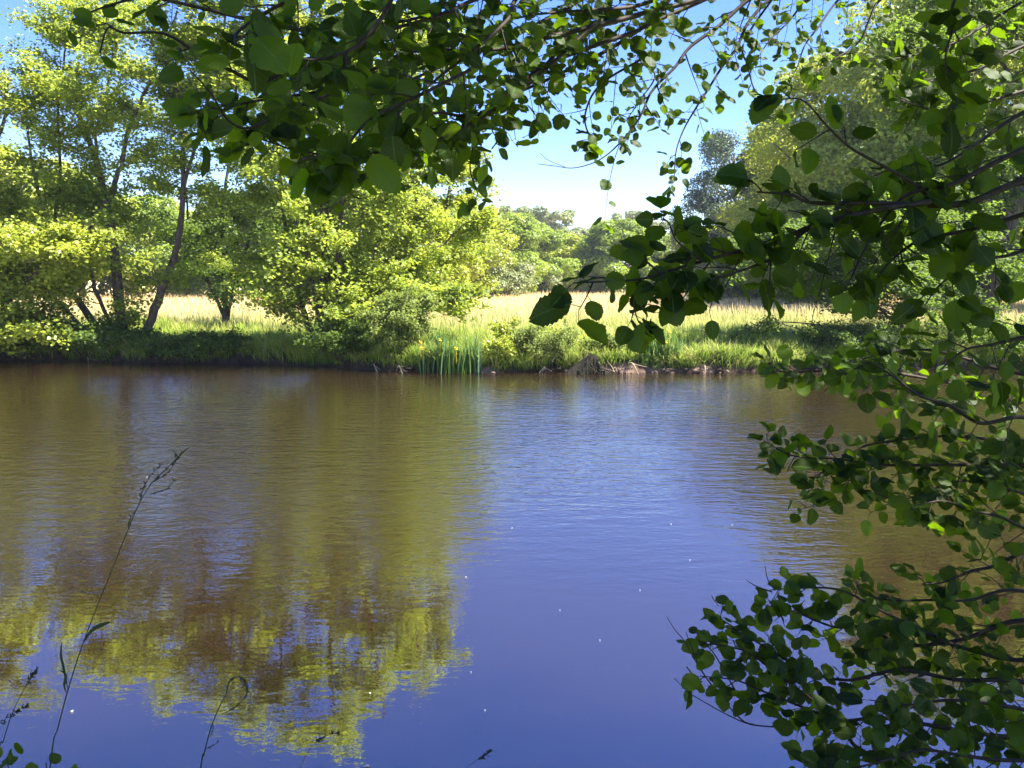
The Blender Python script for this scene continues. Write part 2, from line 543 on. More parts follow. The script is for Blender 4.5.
# ------------------------------------------------------------------ grass
def blades(acc, B, H, Wd, lean, az, dryness, rng, face=None):
    """curved three-segment blades; tone=(height fraction,dry,random)"""
    n_ = len(B)
    dirh = np.stack([np.cos(az), np.sin(az), 0 * az], -1)
    side = np.stack([-np.sin(az + (face if face is not None else rng.uniform(-1.2, 1.2, n_))), np.cos(az), 0 * az], -1)
    side = unit(side)
    t = np.array([0, 0.4, 0.75, 1.0])
    wf = np.array([0.8, 1.0, 0.7, 0.0])
    rows = []
    for k in range(4):
        z = H * (t[k] - 0.25 * lean * t[k] ** 2)
        off = H * lean * t[k] ** 2
        c = B + dirh * off[:, None] + np.stack([0 * z, 0 * z, z], -1)
        if k < 3:
            rows.append(c - side * (Wd * wf[k] * 0.5)[:, None]); rows.append(c + side * (Wd * wf[k] * 0.5)[:, None])
        else:
            rows.append(c)
    V = np.stack(rows, 1)
    rnd = rng.random(n_)
    hf = np.array([0, 0, .4, .4, .75, .75, 1.0])
    T = np.stack([np.broadcast_to(hf, (n_, 7)), np.broadcast_to(dryness[:, None], (n_, 7)) * (0.35 + 0.65 * hf), np.broadcast_to(rnd[:, None], (n_, 7))], -1)
    o_ = (np.arange(n_) * 7)[:, None]
    Qs = np.concatenate([o_ + np.array([[0, 1, 3, 2]]), o_ + np.array([[2, 3, 5, 4]])])
    Ts = o_ + np.array([[4, 5, 6]])
    acc.add(V.reshape(-1, 3), Qs, Ts, T.reshape(-1, 3))


rng = np.random.default_rng(11)
# meadow, thinning with distance in step with the view
N = 150000
dist = 19.5 * np.exp(rng.random(N) ** 0.9 * math.log(125 / 19.5))
xx = dist * rng.uniform(-0.78, 0.78, N)
ok = dist > far_shore(xx) + 1.0
xx, yy = xx[ok], dist[ok]
H = (0.24 + 0.36 * smooth((yy - 22) / 14)) * rng.uniform(0.6, 1.25, len(xx)) * (1 + 0.28 * vnoise(xx, yy, 3, 3))
dry = np.clip(smooth((yy - 22) / 17) * 1.0 + 0.28 * vnoise(xx, yy, 4.5, 12) + rng.normal(0, 0.12, len(xx)), 0, 1)
acc = Acc()
blades(acc, np.stack([xx, yy, gz(xx, yy) - 0.02], -1), H, 0.009 * (yy / 19) * rng.uniform(0.7, 1.5, len(xx)), rng.uniform(0.05, 0.5, len(xx)), rng.uniform(0, 6.28, len(xx)), dry, rng)
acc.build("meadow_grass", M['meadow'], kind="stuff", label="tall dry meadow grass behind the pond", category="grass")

# bank grass: denser, tufted, hanging over the lip
acc = Acc()
NT = 6000
tx = rng.uniform(-15.5, 13.5, NT)
td = rng.uniform(0.0, 1.0, NT) ** 1.7 * 4.5 + 0.17
k = 13
px_ = np.repeat(tx, k) + rng.normal(0, 0.05, NT * k)
pd_ = np.repeat(td, k) + rng.normal(0, 0.04, NT * k)
py_ = far_shore(px_) + pd_
hh_ = np.repeat(rng.uniform(0.22, 0.62, NT) * (0.8 + 0.35 * vnoise(tx, 0, 1.5, 5)), k) * rng.uniform(0.6, 1.2, NT * k)
az = rng.uniform(0, 6.28, NT * k)
edge = pd_ < 0.6
az = np.where(edge & (rng.random(NT * k) < 0.6), -math.pi / 2 + rng.normal(0, 0.6, NT * k), az)
ln = np.where(edge, rng.uniform(0.4, 1.5, NT * k), rng.uniform(0.1, 0.8, NT * k))
dr = np.clip(np.repeat(rng.random(NT) ** 3, k) + rng.normal(0, 0.08, NT * k), 0, 1)
zz = gz(px_, py_)
ok = zz > 0.02
blades(acc, np.stack([px_, py_, zz - 0.01], -1)[ok], hh_[ok], rng.uniform(0.008, 0.018, NT * k)[ok], ln[ok], az[ok], dr[ok], rng)
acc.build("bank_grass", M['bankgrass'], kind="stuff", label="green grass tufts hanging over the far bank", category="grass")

# near bank grass (below the frame)
acc = Acc()
NN = 9000
nxx = rng.uniform(-7, 7, NN); nyy = near_shore(nxx) - rng.uniform(0.25, 5, NN)
blades(acc, np.stack([nxx, nyy, gz(nxx, nyy) - 0.01], -1), rng.uniform(0.1, 0.3, NN), rng.uniform(0.004, 0.008, NN), rng.uniform(0.2, 0.9, NN), rng.uniform(0, 6.28, NN), rng.random(NN) ** 3, rng)
acc.build("shore_grass", M['bankgrass'], kind="stuff", label="short grass on the near shore", category="grass")


# ------------------------------------------------------------------ trees near the far bank
def spray(leaves, wood, p0, d0, L, rng, nt, nl, leaf, tone0, tw_r=0.006, flat=0.75, drop=0.15, spread=0.55):
    """one leafy side branch: a curved stem, twigs, leaves in a flattish layer"""
    m_ = 6
    t = np.linspace(0, 1, m_)[:, None]
    d0 = unit(d0)
    bend = unit(rng.normal(size=3)) * 0.25
    P = p0 + d0 * L * t + bend * L * t ** 2 * 0.5 + np.array([0, 0, -drop]) * L * t ** 2
    tube(wood, P, np.linspace(tw_r * 2.2, tw_r * 0.5, m_), 4)
    C = []; DD = []
    for i in range(nt):
        u = rng.uniform(0.15, 1.0)
        q = P[min(int(u * (m_ - 1)), m_ - 2)] * (1 - (u * (m_ - 1)) % 1) + P[min(int(u * (m_ - 1)) + 1, m_ - 1)] * ((u * (m_ - 1)) % 1)
        side = np.cross(d0, [0, 0, 1.0]) * rng.choice([-1, 1])
        dv = unit(d0 * rng.uniform(0.2, 0.9) + side * rng.uniform(0.3, 1.0) + rng.normal(size=3) * np.array([.3, .3, .22]))
        tl = L * spread * rng.uniform(0.4, 1.0) * (1.15 - 0.6 * u)
        s_ = rng.random(nl)
        c = q + dv * (s_ * tl)[:, None] + rng.normal(size=(nl, 3)) * np.array([1, 1, flat]) * leaf * 1.1
        c[:, 2] -= drop * (s_ * tl) * 0.5
        C.append(c); DD.append(np.broadcast_to(dv, (nl, 3)) + rng.normal(size=(nl, 3)) * 0.7)
        if i % 2 == 0:
            tube(wood, np.array([q, q + dv * tl]), [tw_r * 0.7, tw_r * 0.3], 3)
    C = np.concatenate(C); DD = np.concatenate(DD)
    n_ = len(C)
    nr = np.array([0.15, -0.2, 1.0]) + rng.normal(size=(n_, 3)) * 0.55
    quads(leaves, C, nr, DD, leaf * rng.uniform(0.7, 1.25, n_), np.clip(tone0 + rng.normal(0, 0.22, n_), 0, 1))


def alder(name, label, cat, base, limbs, rng, leafmat, nsub=16, nt=11, nl=20, leaf=0.095, L=(1.1, 2.3), tmin=0.22, up=0.15, group=None, bark='bark', depth=1.2, drop=0.15):
    """limbs: list of (world polyline, r0, r1, weight)"""
    base = np.array(base); base[2] = float(gz(base[0], base[1]))
    root = empty(name, base, label, cat, group)
    wood, lv = Acc(), Acc()
    for i_l, (P, r0, r1, wt) in enumerate(limbs):
        P = np.asarray(P, dtype=float)
        if P[0][2] < 1.6:
            g_ = P[0].copy(); g_[2] = float(gz(g_[0], g_[1])) - 0.12
            if P[0][2] - g_[2] > 0.12:
                P = np.vstack([g_, P])
        S = spline(P, max(10, len(P) * 4))
        S = S + rng.normal(size=S.shape) * 0.012
        rr = np.linspace(r0, r1, len(S)) ; rr[0] *= 1.35
        tube(wood, S, rr, 8, rng, 0.05)
        seg = np.linalg.norm(np.diff(S, axis=0), axis=1).sum()
        for i in range(int(nsub * wt)):
            t_ = tmin + (1 - tmin) * rng.random() ** 0.85
            idx = min(int(t_ * (len(S) - 1)), len(S) - 2)
            p_ = S[idx]; dl = unit(S[idx + 1] - S[idx])
            a_ = rng.uniform(0, 2 * math.pi)
            d_ = np.array([math.cos(a_), math.sin(a_) * 0.8, 0]) + dl * 0.35 + np.array([0, 0, up + rng.normal() * 0.22])
            spray(lv, wood, p_, d_, rng.uniform(*L) * (1.12 - 0.4 * t_), rng, nt, nl, leaf, rng.uniform(0.15, 0.85), drop=drop)
    wood.build("trunk", M[bark], root, True, origin=base)
    lv.build("crown", M[leafmat], root, origin=base)
    return root


def pxl(pts, d, dd=0.0):
    """pixel polyline -> world polyline at distance d (ending at d+dd)"""
    n_ = len(pts)
    return [at(x, y, d + dd * i / (n_ - 1)) for i, (x, y) in enumerate(pts)]


rng = np.random.default_rng(5)
# left clump
d1 = 22.0
L1 = [
    (pxl([(127, 350), (122, 322), (113, 240), (107, 205), (100, 175), (85, 130), (70, 98), (55, 60)], d1, 0.8), 0.16, 0.03, 1.0),
    (pxl([(107, 205), (115, 185), (122, 160), (130, 125), (148, 85), (165, 45), (178, 10)], d1, -0.6), 0.08, 0.02, 0.9),
    (pxl([(136, 350), (147, 330), (160, 295), (172, 262), (180, 235), (183, 190), (182, 130), (176, 70), (190, 20)], d1 - 0.2, -0.8), 0.13, 0.025, 1.2),
    (pxl([(104, 190), (96, 140), (108, 85), (118, 30), (124, -20)], d1 + 0.5, 0.3), 0.05, 0.015, 0.9),
    (pxl([(183, 190), (198, 135), (214, 75), (226, 15), (232, -20)], d1 - 0.8, 0.2), 0.05, 0.015, 0.9),
    (pxl([(52, 240), (60, 170), (58, 110), (66, 50), (72, 5)], d1 + 0.8, 0.3), 0.05, 0.015, 0.9),
    (pxl([(118, 350), (95, 325), (78, 300), (60, 278), (52, 240), (40, 200), (30, 150), (22, 90)], d1 + 0.2, 1.2), 0.12, 0.02, 0.9),
    (pxl([(112, 350), (90, 335), (55, 300), (30, 280), (0, 262)], d1, -1.0), 0.07, 0.02, 0.6),
    (pxl([(122, 345), (108, 318), (95, 285), (85, 240), (98, 220), (110, 205)], d1 + 0.3, 0.5), 0.07, 0.03, 0.5),
]
alder("alder_tree", "multi-stemmed alder with forked pinkish brown trunk on the far bank, left clump", "tree", at(127, 350, d1), L1, rng, 'leaf_alder', nsub=30, nl=26, leaf=0.098, tmin=0.27)
# clump nearer the middle
d2 = 20.6
L2 = [
    (pxl([(326, 345), (325, 300), (326, 250), (324, 200), (322, 140), (316, 70), (312, -10), (318, -60)], d2, 0.3), 0.17, 0.02, 1.5),
    (pxl([(316, 345), (306, 318), (296, 285), (288, 250), (283, 200), (276, 140), (262, 60), (255, 10)], d2, 1.0), 0.09, 0.02, 1.0),
    (pxl([(320, 345), (316, 300), (308, 265), (300, 225), (298, 170), (290, 90)], d2 - 0.2, -0.8), 0.08, 0.02, 0.9),
    (pxl([(332, 345), (338, 305), (338, 260), (342, 200), (352, 130), (362, 60), (370, -20)], d2, -0.4), 0.10, 0.02, 1.3),
    (pxl([(336, 345), (360, 312), (372, 270), (383, 220), (392, 160), (405, 90), (412, 20)], d2 + 0.3, 1.0), 0.10, 0.02, 1.3),
    (pxl([(345, 340), (380, 305), (420, 262), (448, 240), (470, 215)], d2 + 0.4, 1.2), 0.06, 0.015, 0.8),
    (pxl([(330, 345), (352, 318), (385, 290), (420, 300), (440, 300)], d2, -0.8), 0.05, 0.01, 0.6),
]
alder("alder_tree", "dense many-stemmed alder behind the dark bank just left of the yellow iris", "tree", at(326, 345, d2), L2, rng, 'leaf_alder', nsub=34, nl=26, leaf=0.098, tmin=0.24)
# bright tree behind, right edge of the clump
d3 = 26.0
L3 = [
    (pxl([(408, 315), (410, 270), (415, 220), (420, 160), (425, 100), (420, 40), (418, -10)], d3, 0.5), 0.12, 0.02, 1.2),
    (pxl([(412, 315), (425, 275), (440, 230), (450, 180), (455, 130)], d3, -0.5), 0.08, 0.02, 1.0),
    (pxl([(404, 315), (395, 270), (385, 210), (378, 140), (370, 70)], d3, 0.5), 0.08, 0.02, 1.0),
]
alder("young_alder_tree", "bright yellow-green young alder at the meadow's edge behind the dense alder", "tree", at(408, 315, d3), L3, rng, 'leaf_yellow', nsub=34, nl=26, leaf=0.105, L=(1.0, 2.2), tmin=0.15)
# far left, mostly out of frame
d4 = 21.5
L4 = [
    (pxl([(-40, 345), (-35, 290), (-25, 230), (-10, 160), (5, 115), (8, 70)], d4, 0.3), 0.14, 0.015, 1.3),
    (pxl([(-50, 345), (-50, 280), (-60, 200), (-70, 120), (-60, 40), (-40, -10)], d4, 0.8), 0.12, 0.02, 1.2),
    (pxl([(-35, 345), (-10, 320), (20, 290), (45, 262), (60, 240)], d4 - 0.3, -1.0), 0.07, 0.015, 1.3),
    (pxl([(-35, 345), (-5, 335), (15, 330), (35, 335)], d4 - 0.3, -1.2), 0.05, 0.015, 0.7),
]
alder("alder_tree", "sunlit yellow-green alder cut by the left edge, branches drooping to the bank", "tree", at(-40, 345, d4), L4, rng, 'leaf_yellow', nsub=40, nl=26, leaf=0.105, tmin=0.12)
# trees between, behind
d5 = 29
L5 = [
    (pxl([(225, 312), (226, 270), (222, 230), (225, 195), (230, 150), (236, 90), (240, 50)], d5, 0), 0.10, 0.02, 1.3),
    (pxl([(228, 312), (240, 270), (250, 235), (262, 180), (268, 110)], d5, 0.5), 0.08, 0.02, 1.0),
    (pxl([(222, 312), (205, 275), (190, 240), (186, 190), (180, 130)], d5, 0.5), 0.08, 0.02, 1.0),
]
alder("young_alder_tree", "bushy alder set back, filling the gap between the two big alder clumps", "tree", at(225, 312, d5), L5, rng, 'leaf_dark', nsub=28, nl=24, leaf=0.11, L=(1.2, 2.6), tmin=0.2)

# right: leaning trunk with drooping limbs
d6 = 23.2
L6 = [
    (pxl([(982, 345), (986, 312), (993, 275), (1005, 235), (1018, 195), (1035, 130), (1050, 50), (1060, -30)], d6, 0.5), 0.36, 0.06, 1.6),
    (pxl([(1010, 220), (980, 170), (950, 120), (925, 70), (905, 20)], d6, -1.0), 0.10, 0.02, 1.3),
    (pxl([(1016, 200), (980, 200), (930, 185), (880, 195), (845, 215)], d6, -1.5), 0.08, 0.015, 1.2),
    (pxl([(1020, 190), (1040, 120), (1000, 60), (985, 10), (975, -40)], d6, 0.8), 0.09, 0.02, 1.2),
    (pxl([(1003, 240), (960, 235), (910, 240), (865, 255), (830, 270)], d6, -1.2), 0.07, 0.012, 1.2),
    (pxl([(1003, 240), (950, 222), (880, 215), (825, 222), (785, 238)], d6 - 0.5, -3.0), 0.07, 0.012, 1.6),  # limb added to shade the hazel bush below
    (pxl([(998, 260), (950, 262), (900, 268), (860, 280)], d6 - 0.5, -3.2), 0.05, 0.012, 1.2),
    (pxl([(1040, 130), (1100, 60), (1150, 0), (1180, -60)], d6, 0.5), 0.12, 0.03, 1.0),
]
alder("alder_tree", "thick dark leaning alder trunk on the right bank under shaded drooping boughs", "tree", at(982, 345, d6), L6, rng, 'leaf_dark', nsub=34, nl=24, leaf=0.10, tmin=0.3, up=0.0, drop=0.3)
# hazel-like bush in front of it
d7 = 21.2
L7 = [
    (pxl([(915, 345), (905, 330), (890, 318), (870, 300), (850, 287), (830, 281), (800, 285)], d7, -0.6), 0.055, 0.01, 1.2),
    (pxl([(925, 345), (912, 325), (895, 315), (875, 305), (855, 290), (825, 295), (785, 305)], d7, -1.0), 0.045, 0.01, 1.2),
    (pxl([(940, 345), (932, 320), (925, 300), (928, 270)], d7, 0.4), 0.04, 0.01, 0.8),
    (pxl([(945, 345), (950, 325), (965, 308), (968, 285)], d7, 0.4), 0.035, 0.01, 0.8),
    (pxl([(905, 345), (870, 335), (820, 325), (770, 322), (752, 328)], d7, -1.2), 0.03, 0.008, 1.2),
]
alder("hazel_bush", "low dark hazel bush with arching stems in front of the leaning trunk", "bush", at(925, 345, d7), L7, rng, 'leaf_dark', nsub=12, nt=8, nl=12, leaf=0.07, L=(0.7, 1.5), tmin=0.3, up=0.0)


# ------------------------------------------------------------------ bank shrubs
def shrub(name, label, base, h, rx, rng, mat, nstem=14, leaf=0.05, nt=6, nl=14, group=None, bark='twig', cat='bush', cover=1.0, L=None):
    root = empty(name, base, label, cat, group)
    wood, lv = Acc(), Acc()
    base = np.asarray(base)
    for i in range(nstem):
        a_ = rng.uniform(0, 6.28); r_ = rx * math.sqrt(rng.random())
        tip = base + np.array([math.cos(a_) * r_, math.sin(a_) * r_ * 0.7, h * rng.uniform(0.55, 1.0) * (1 - 0.35 * (r_ / rx) ** 2)])
        b0 = base + np.array([math.cos(a_) * r_ * 0.3, math.sin(a_) * r_ * 0.25, -0.05])
        mid = (b0 + tip) / 2 + np.array([0, 0, h * 0.15]) + rng.normal(size=3) * 0.05 * h
        S = spline([b0, mid, tip], 8)
        tube(wood, S, np.linspace(0.012, 0.003, 8), 4)
        for q in range(int(4 * cover)):
            k_ = rng.integers(2, 8)
            spray(lv, wood, S[k_], rng.normal(size=3) * np.array([1, 1, .4]) + np.array([0, 0, .3]), (L or rx * 0.5) * rng.uniform(0.5, 1), rng, nt, nl, leaf, rng.uniform(0.1, 0.9), tw_r=0.002)
    wood.build("stem", M[bark], root, origin=base)
    lv.build("foliage", M[mat], root, origin=base)
    return root


def bank(px, off=0.35):
    """point on top of the far bank seen in column px"""
    x = 0.0
    y = 19.0
    for _ in range(6):
        x = (px - 512) / F * y * 1.0 / (math.cos(PITCH))
        y = float(far_shore(x)) + off
    return np.array([x, y, float(gz(x, y))])


rng = np.random.default_rng(21)
shrub("bramble_bush", "tangled bramble bush with reddish stems between the dense alder and the iris leaves", bank(402, 0.5), 1.5, 0.9, rng, 'bramble', 22, 0.06, cover=1.5)
shrub("bramble_bush", "tangled low bramble with dead brown stems overhanging dark soil, beside the old stump", bank(538, 0.45), 0.85, 0.85, rng, 'bramble', 26, 0.05, cover=1.4, bark='dead')
shrub("willow_sapling", "slim leafy willow sapling standing up from the bank just right of the blue-green iris", bank(503, 0.7), 1.25, 0.35, rng, 'leaf_yellow', 7, 0.06, nt=5, nl=9)
shrub("nettle_clump", "low bright green nettles above the sandy patch beside the iris", bank(500, 0.4), 0.65, 0.5, rng, 'leaf_yellow', 14, 0.06)
shrub("nettle_clump", "pale green weeds growing over the top of the old stump", bank(600, 0.75), 0.5, 0.5, rng, 'bramble', 14, 0.06)
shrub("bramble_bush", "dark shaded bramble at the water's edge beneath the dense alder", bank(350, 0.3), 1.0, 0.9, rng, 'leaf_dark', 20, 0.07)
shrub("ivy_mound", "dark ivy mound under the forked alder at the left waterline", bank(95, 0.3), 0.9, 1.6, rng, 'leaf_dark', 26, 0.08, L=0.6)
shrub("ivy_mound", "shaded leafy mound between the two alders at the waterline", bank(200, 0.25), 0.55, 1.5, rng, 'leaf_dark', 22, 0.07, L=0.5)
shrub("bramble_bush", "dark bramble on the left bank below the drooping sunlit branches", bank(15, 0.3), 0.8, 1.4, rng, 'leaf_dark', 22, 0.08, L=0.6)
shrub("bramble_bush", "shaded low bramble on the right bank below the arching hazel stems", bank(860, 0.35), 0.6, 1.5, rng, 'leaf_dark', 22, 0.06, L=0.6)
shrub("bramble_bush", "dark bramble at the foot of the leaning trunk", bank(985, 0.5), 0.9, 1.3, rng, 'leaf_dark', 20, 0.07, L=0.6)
shrub("nettle_clump", "bright weeds on the meadow side of the bramble and sapling", bank(560, 1.2), 0.55, 0.7, rng, 'leaf_yellow', 14, 0.06)


# iris clumps
def iris(base, label, nb, h, rx, nf, rng, mat='iris', name="iris_clump"):
    root = empty(name, base, label, "iris")
    nb = int(nb * 1.9); nf = (nf + 1) // 2
    acc = Acc()
    a_ = rng.uniform(0, 6.28, nb); r_ = np.sqrt(rng.random(nb))
    B = base + np.stack([np.cos(a_) * r_ * rx, np.sin(a_) * r_ * 0.16 , -0.12 + 0 * a_], -1)
    H = h * rng.uniform(0.6, 1.08, nb)
    az = np.where(rng.random(nb) < 0.5, 0, math.pi) + rng.normal(0, 0.5, nb)
    blades(acc, B, H, rng.uniform(0.028, 0.046, nb), rng.uniform(0.0, 0.28, nb), az, 0 * H, rng, face=0)
    for t_ in acc.tone:
        t_[:, 2] = np.clip(t_[:, 2] * 0.6 + t_[:, 0] * 0.4, 0, 1)
    acc.build("leaves", M[mat], root, origin=base)
    for i in range(nf):
        f = Acc()
        c = base + np.array([rng.uniform(-rx, rx), -0.12, h * rng.uniform(0.55, 0.85)])
        tube(f, [c - np.array([0, 0, 0.35]), c], [0.004, 0.004], 4)
        for q in range(6):
            aa = q * math.pi / 3 + rng.random()
            dr_ = np.array([[math.cos(aa), math.sin(aa), -0.5 if q % 2 else 0.8]])
            quads(f, c[None] + unit(dr_) * 0.03, np.cross(dr_, [[math.sin(aa), -math.cos(aa), 0]]), dr_, 0.06, 0.5, 0.7)
        f.build("flower", M['petal'], root, origin=base)
    return root


rng = np.random.default_rng(33)
iris(bank(428, 0.05), "leftmost iris clump at the bramble's foot, with yellow flowers", 26, 0.85, 0.22, 3, rng)
iris(bank(444, 0.05), "tall blue-green iris clump with the highest leaf tips, right of the yellow flowers", 46, 1.25, 0.24, 1, rng)
iris(bank(458, -0.02), "shorter iris clump standing in the water with one pale bent leaf", 38, 0.95, 0.22, 1, rng)
iris(bank(473, 0.05), "blue-green iris clump beside the sandy patch", 44, 1.15, 0.22, 0, rng)
iris(bank(638, 0.25), "fresh green iris clump right of the stump, under the hanging leaf pair", 40, 0.85, 0.25, 1, rng)
iris(bank(654, 0.25), "fresh green iris clump with a single yellow flower, middle of the right group", 46, 0.95, 0.26, 2, rng)
iris(bank(671, 0.25), "fresh green iris clump with yellow flowers, right end of its group", 42, 0.9, 0.26, 4, rng)

# stump / undercut root plate
rng = np.random.default_rng(7)
sb = bank(590, 0.05); sb[2] = 0.0
acc = Acc()
prof = [(-0.52, 0.0), (-0.42, 0.10), (-0.28, 0.21), (-0.12, 0.34), (0.02, 0.43), (0.12, 0.41), (0.20, 0.30), (0.24, 0.16), (0.33, 0.11), (0.45, 0.0)]
nu, nv = 26, 12
VV = []
for i in range(nu):
    t_ = i / (nu - 1) * (len(prof) - 1); k_ = min(int(t_), len(prof) - 2); fr_ = t_ - k_
    x_ = prof[k_][0] * (1 - fr_) + prof[k_ + 1][0] * fr_; z_ = prof[k_][1] * (1 - fr_) + prof[k_ + 1][1] * fr_
    for j in range(nv):
        v_ = j / (nv - 1)
        yy_ = -0.28 + 0.75 * v_ + (z_ * 0.35) * (1 - v_)
        zz_ = z_ * (math.sin(math.pi * min(1, 0.22 + v_ * 0.9)) ** 0.5 if v_ > 0 else 0.0) - (0.08 if v_ == 0 else 0)
        VV.append(sb + np.array([x_, yy_, zz_]) + rng.normal(size=3) * 0.018)
ii = np.arange(nu - 1)[:, None] * nv; jj = np.arange(nv - 1)[None, :]
acc.add(np.array(VV), np.stack([ii + jj, ii + nv + jj, ii + nv + jj + 1, ii + jj + 1], -1).reshape(-1, 4))
for i in range(9):
    p0 = sb + np.array([rng.uniform(-0.2, 0.4), -0.2, rng.uniform(0.08, 0.3)])
    p1 = p0 + np.array([rng.uniform(-0.1, 0.35), -0.15, -rng.uniform(0.1, 0.3)])
    tube(acc, spline([p0, (p0 + p1) / 2 + rng.normal(size=3) * 0.04, p1], 6), np.linspace(0.02, 0.006, 6), 5)
st = acc.build("tree_stump", M['stump'], origin=sb, label="dark weathered stump with bare roots leaning out of the far bank", category="stump")
st.location = sb

# bleached sticks on the bank
for (a_, b_, r_, lab) in (((552, 362), (562, 343), 0.012, "pale dead stick leaning in the bramble left of the stump"),
                          ((428, 345), (429, 318), 0.01, None),
                          ((614, 372), (608, 362), 0.014, "bleached root sticking out of pale soil right of the stump"),
                          ((655, 374), (668, 372), 0.02, "bleached driftwood piece lying at the waterline below the green iris")):
    if lab is None:
        continue
    dd = bank(a_[0], -0.08)[1]
    P = [at(a_[0], a_[1], dd), at((a_[0] + b_[0]) / 2 + 1, (a_[1] + b_[1]) / 2, dd + 0.05), at(b_[0], b_[1], dd + 0.1)]
    acc = Acc(); tube(acc, spline(P, 8), np.linspace(r_, r_ * 0.5, 8), 6)
    o_ = acc.build("dead_stick", M['dead'], smooth=True, origin=P[0], label=lab, category="stick")
    o_.location = P[0]
rng = np.random.default_rng(14)
for (px_r, lab) in ((375, "thin bare root dipping into the water under the dark alder bank"), (398, "pale bent root at the waterline left of the iris"), (545, "thin dead stem hanging over the water left of the stump"), (628, "pale upright snag standing in the water right of the stump"), (700, "pale dry grass stem hanging over the bank, right of the green iris"), (90, "dark root reaching the water below the forked alder")):
    p0 = bank(px_r, 0.12); p0[2] += 0.02
    p2 = p0 + np.array([rng.uniform(-0.2, 0.2), -0.32, 0]); p2[2] = -0.03
    p1 = (p0 + p2) / 2 + np.array([rng.normal() * 0.05, -0.05, 0.12])
    acc = Acc()
    tube(acc, spline([p0, p1, p2], 9), np.linspace(0.018, 0.007, 9), 6, rng, 0.1)
    for q in range(3):
        e = p1 + rng.normal(size=3) * np.array([.16, .06, .05]); e[2] = max(e[2] - 0.12, 0.0)
        tube(acc, spline([p0 + (p1 - p0) * 0.6, (p1 + e) / 2, e], 6), np.linspace(0.008, 0.003, 6), 5)
    o_ = acc.build("bare_root", M['dead'], smooth=True, origin=p0, label=lab, category="root")
    o_.location = p0
# pale clods of soil at the foot of the bank
rng = np.random.default_rng(8)
acc = Acc()
M['clod'] = noisy_mat("pale_soil", (0.06, 0.04, 0.028), (0.24, 0.17, 0.125), 12, 0.95, 0.9)
for (pc, n_) in ((482, 12), (612, 22), (622, 16), (660, 16), (700, 14), (560, 4), (722, 8), (395, 4), (640, 6)):
    for q in range(n_):
        c = bank(pc + rng.normal() * 7, rng.uniform(-0.06, 0.16)); c[2] = rng.uniform(-0.01, 0.10)
        r_ = rng.uniform(0.012, 0.042)
        th = np.linspace(0, math.pi, 6)[:, None]; ph = np.linspace(0, 2 * math.pi, 9)[None, :-1]
        S = np.stack([np.sin(th) * np.cos(ph), np.sin(th) * np.sin(ph), np.cos(th) * 0.6 + 0 * ph], -1).reshape(-1, 3) * r_ * (1 + 0.15 * rng.normal(size=(48, 1)))
        S[:, 0] *= rng.uniform(1, 2)
        ii = np.arange(5)[:, None] * 8; j = np.arange(8)[None, :]; j2 = (j + 1) % 8
        acc.add(S + c, np.stack([ii + j, ii + 8 + j, ii + 8 + j2, ii + j2], -1).reshape(-1, 4))
acc.build("soil_rubble", M['clod'], smooth=True, kind="stuff", label="crumbled pale soil along the foot of the far bank", category="soil")


# ------------------------------------------------------------------ background wood
def broad_mesh(seed, mat, nclump=52, nleaf=26000, leaf=0.024, wide=0.36, low=0.08, clr=(0.08, 0.15), top=0.95):
    rng = np.random.default_rng(seed)
    wood, lv = Acc(), Acc()
    trunk = spline([(0, 0, -0.02), (0.01, 0.01, 0.25), (rng.normal() * 0.02, 0.0, 0.5), (rng.normal() * 0.03, 0, 0.8)], 10)
    tube(wood, trunk, np.linspace(0.022, 0.006, 10), 6)
    cs, rs, tn = [], [], []
    for i in range(nclump):
        z = low + (top - 0.07 - low) * rng.random() ** 0.85
        f = (z - low) / (top - low)
        R = wide * (math.sin(math.pi * (0.22 + 0.73 * f)) ** 0.7)
        a_ = rng.uniform(0, 6.28); r = R * rng.uniform(0.35, 1.0) ** 0.7
        c = np.array([math.cos(a_) * r, math.sin(a_) * r, z])
        cs.append(c); rs.append(rng.uniform(*clr) * (1 - 0.25 * f)); tn.append(rng.uniform(0.15, 0.85))
        k_ = min(int(max(0.1, z - 0.12) / 0.8 * 9), 8)
        tube(wood, spline([trunk[k_], (trunk[k_] + c) / 2 + rng.normal(size=3) * 0.02, c], 5), np.linspace(0.007, 0.002, 5), 4)
    rs = np.array(rs); pr = rs ** 2 / (rs ** 2).sum()
    idx = rng.choice(nclump, nleaf, p=pr)
    d = unit(rng.normal(size=(nleaf, 3)) + np.array([0, 0, 0.25]))
    rr = rs[idx] * (0.55 + 0.5 * rng.random(nleaf) ** 0.6) * (1 + 0.22 * np.sin(d[:, 0] * 7 + idx) * np.sin(d[:, 2] * 6 + idx * 2))
    C = np.array(cs)[idx] + d * rr[:, None] * np.array([1, 1, 0.75])
    quads(lv, C, d + rng.normal(size=(nleaf, 3)) * 0.55 + np.array([0, 0, 0.4]), rng.normal(size=(nleaf, 3)), leaf * rng.uniform(0.6, 1.3, nleaf), np.clip(np.array(tn)[idx] + rng.normal(0, 0.18, nleaf), 0, 1))
    return wood, lv


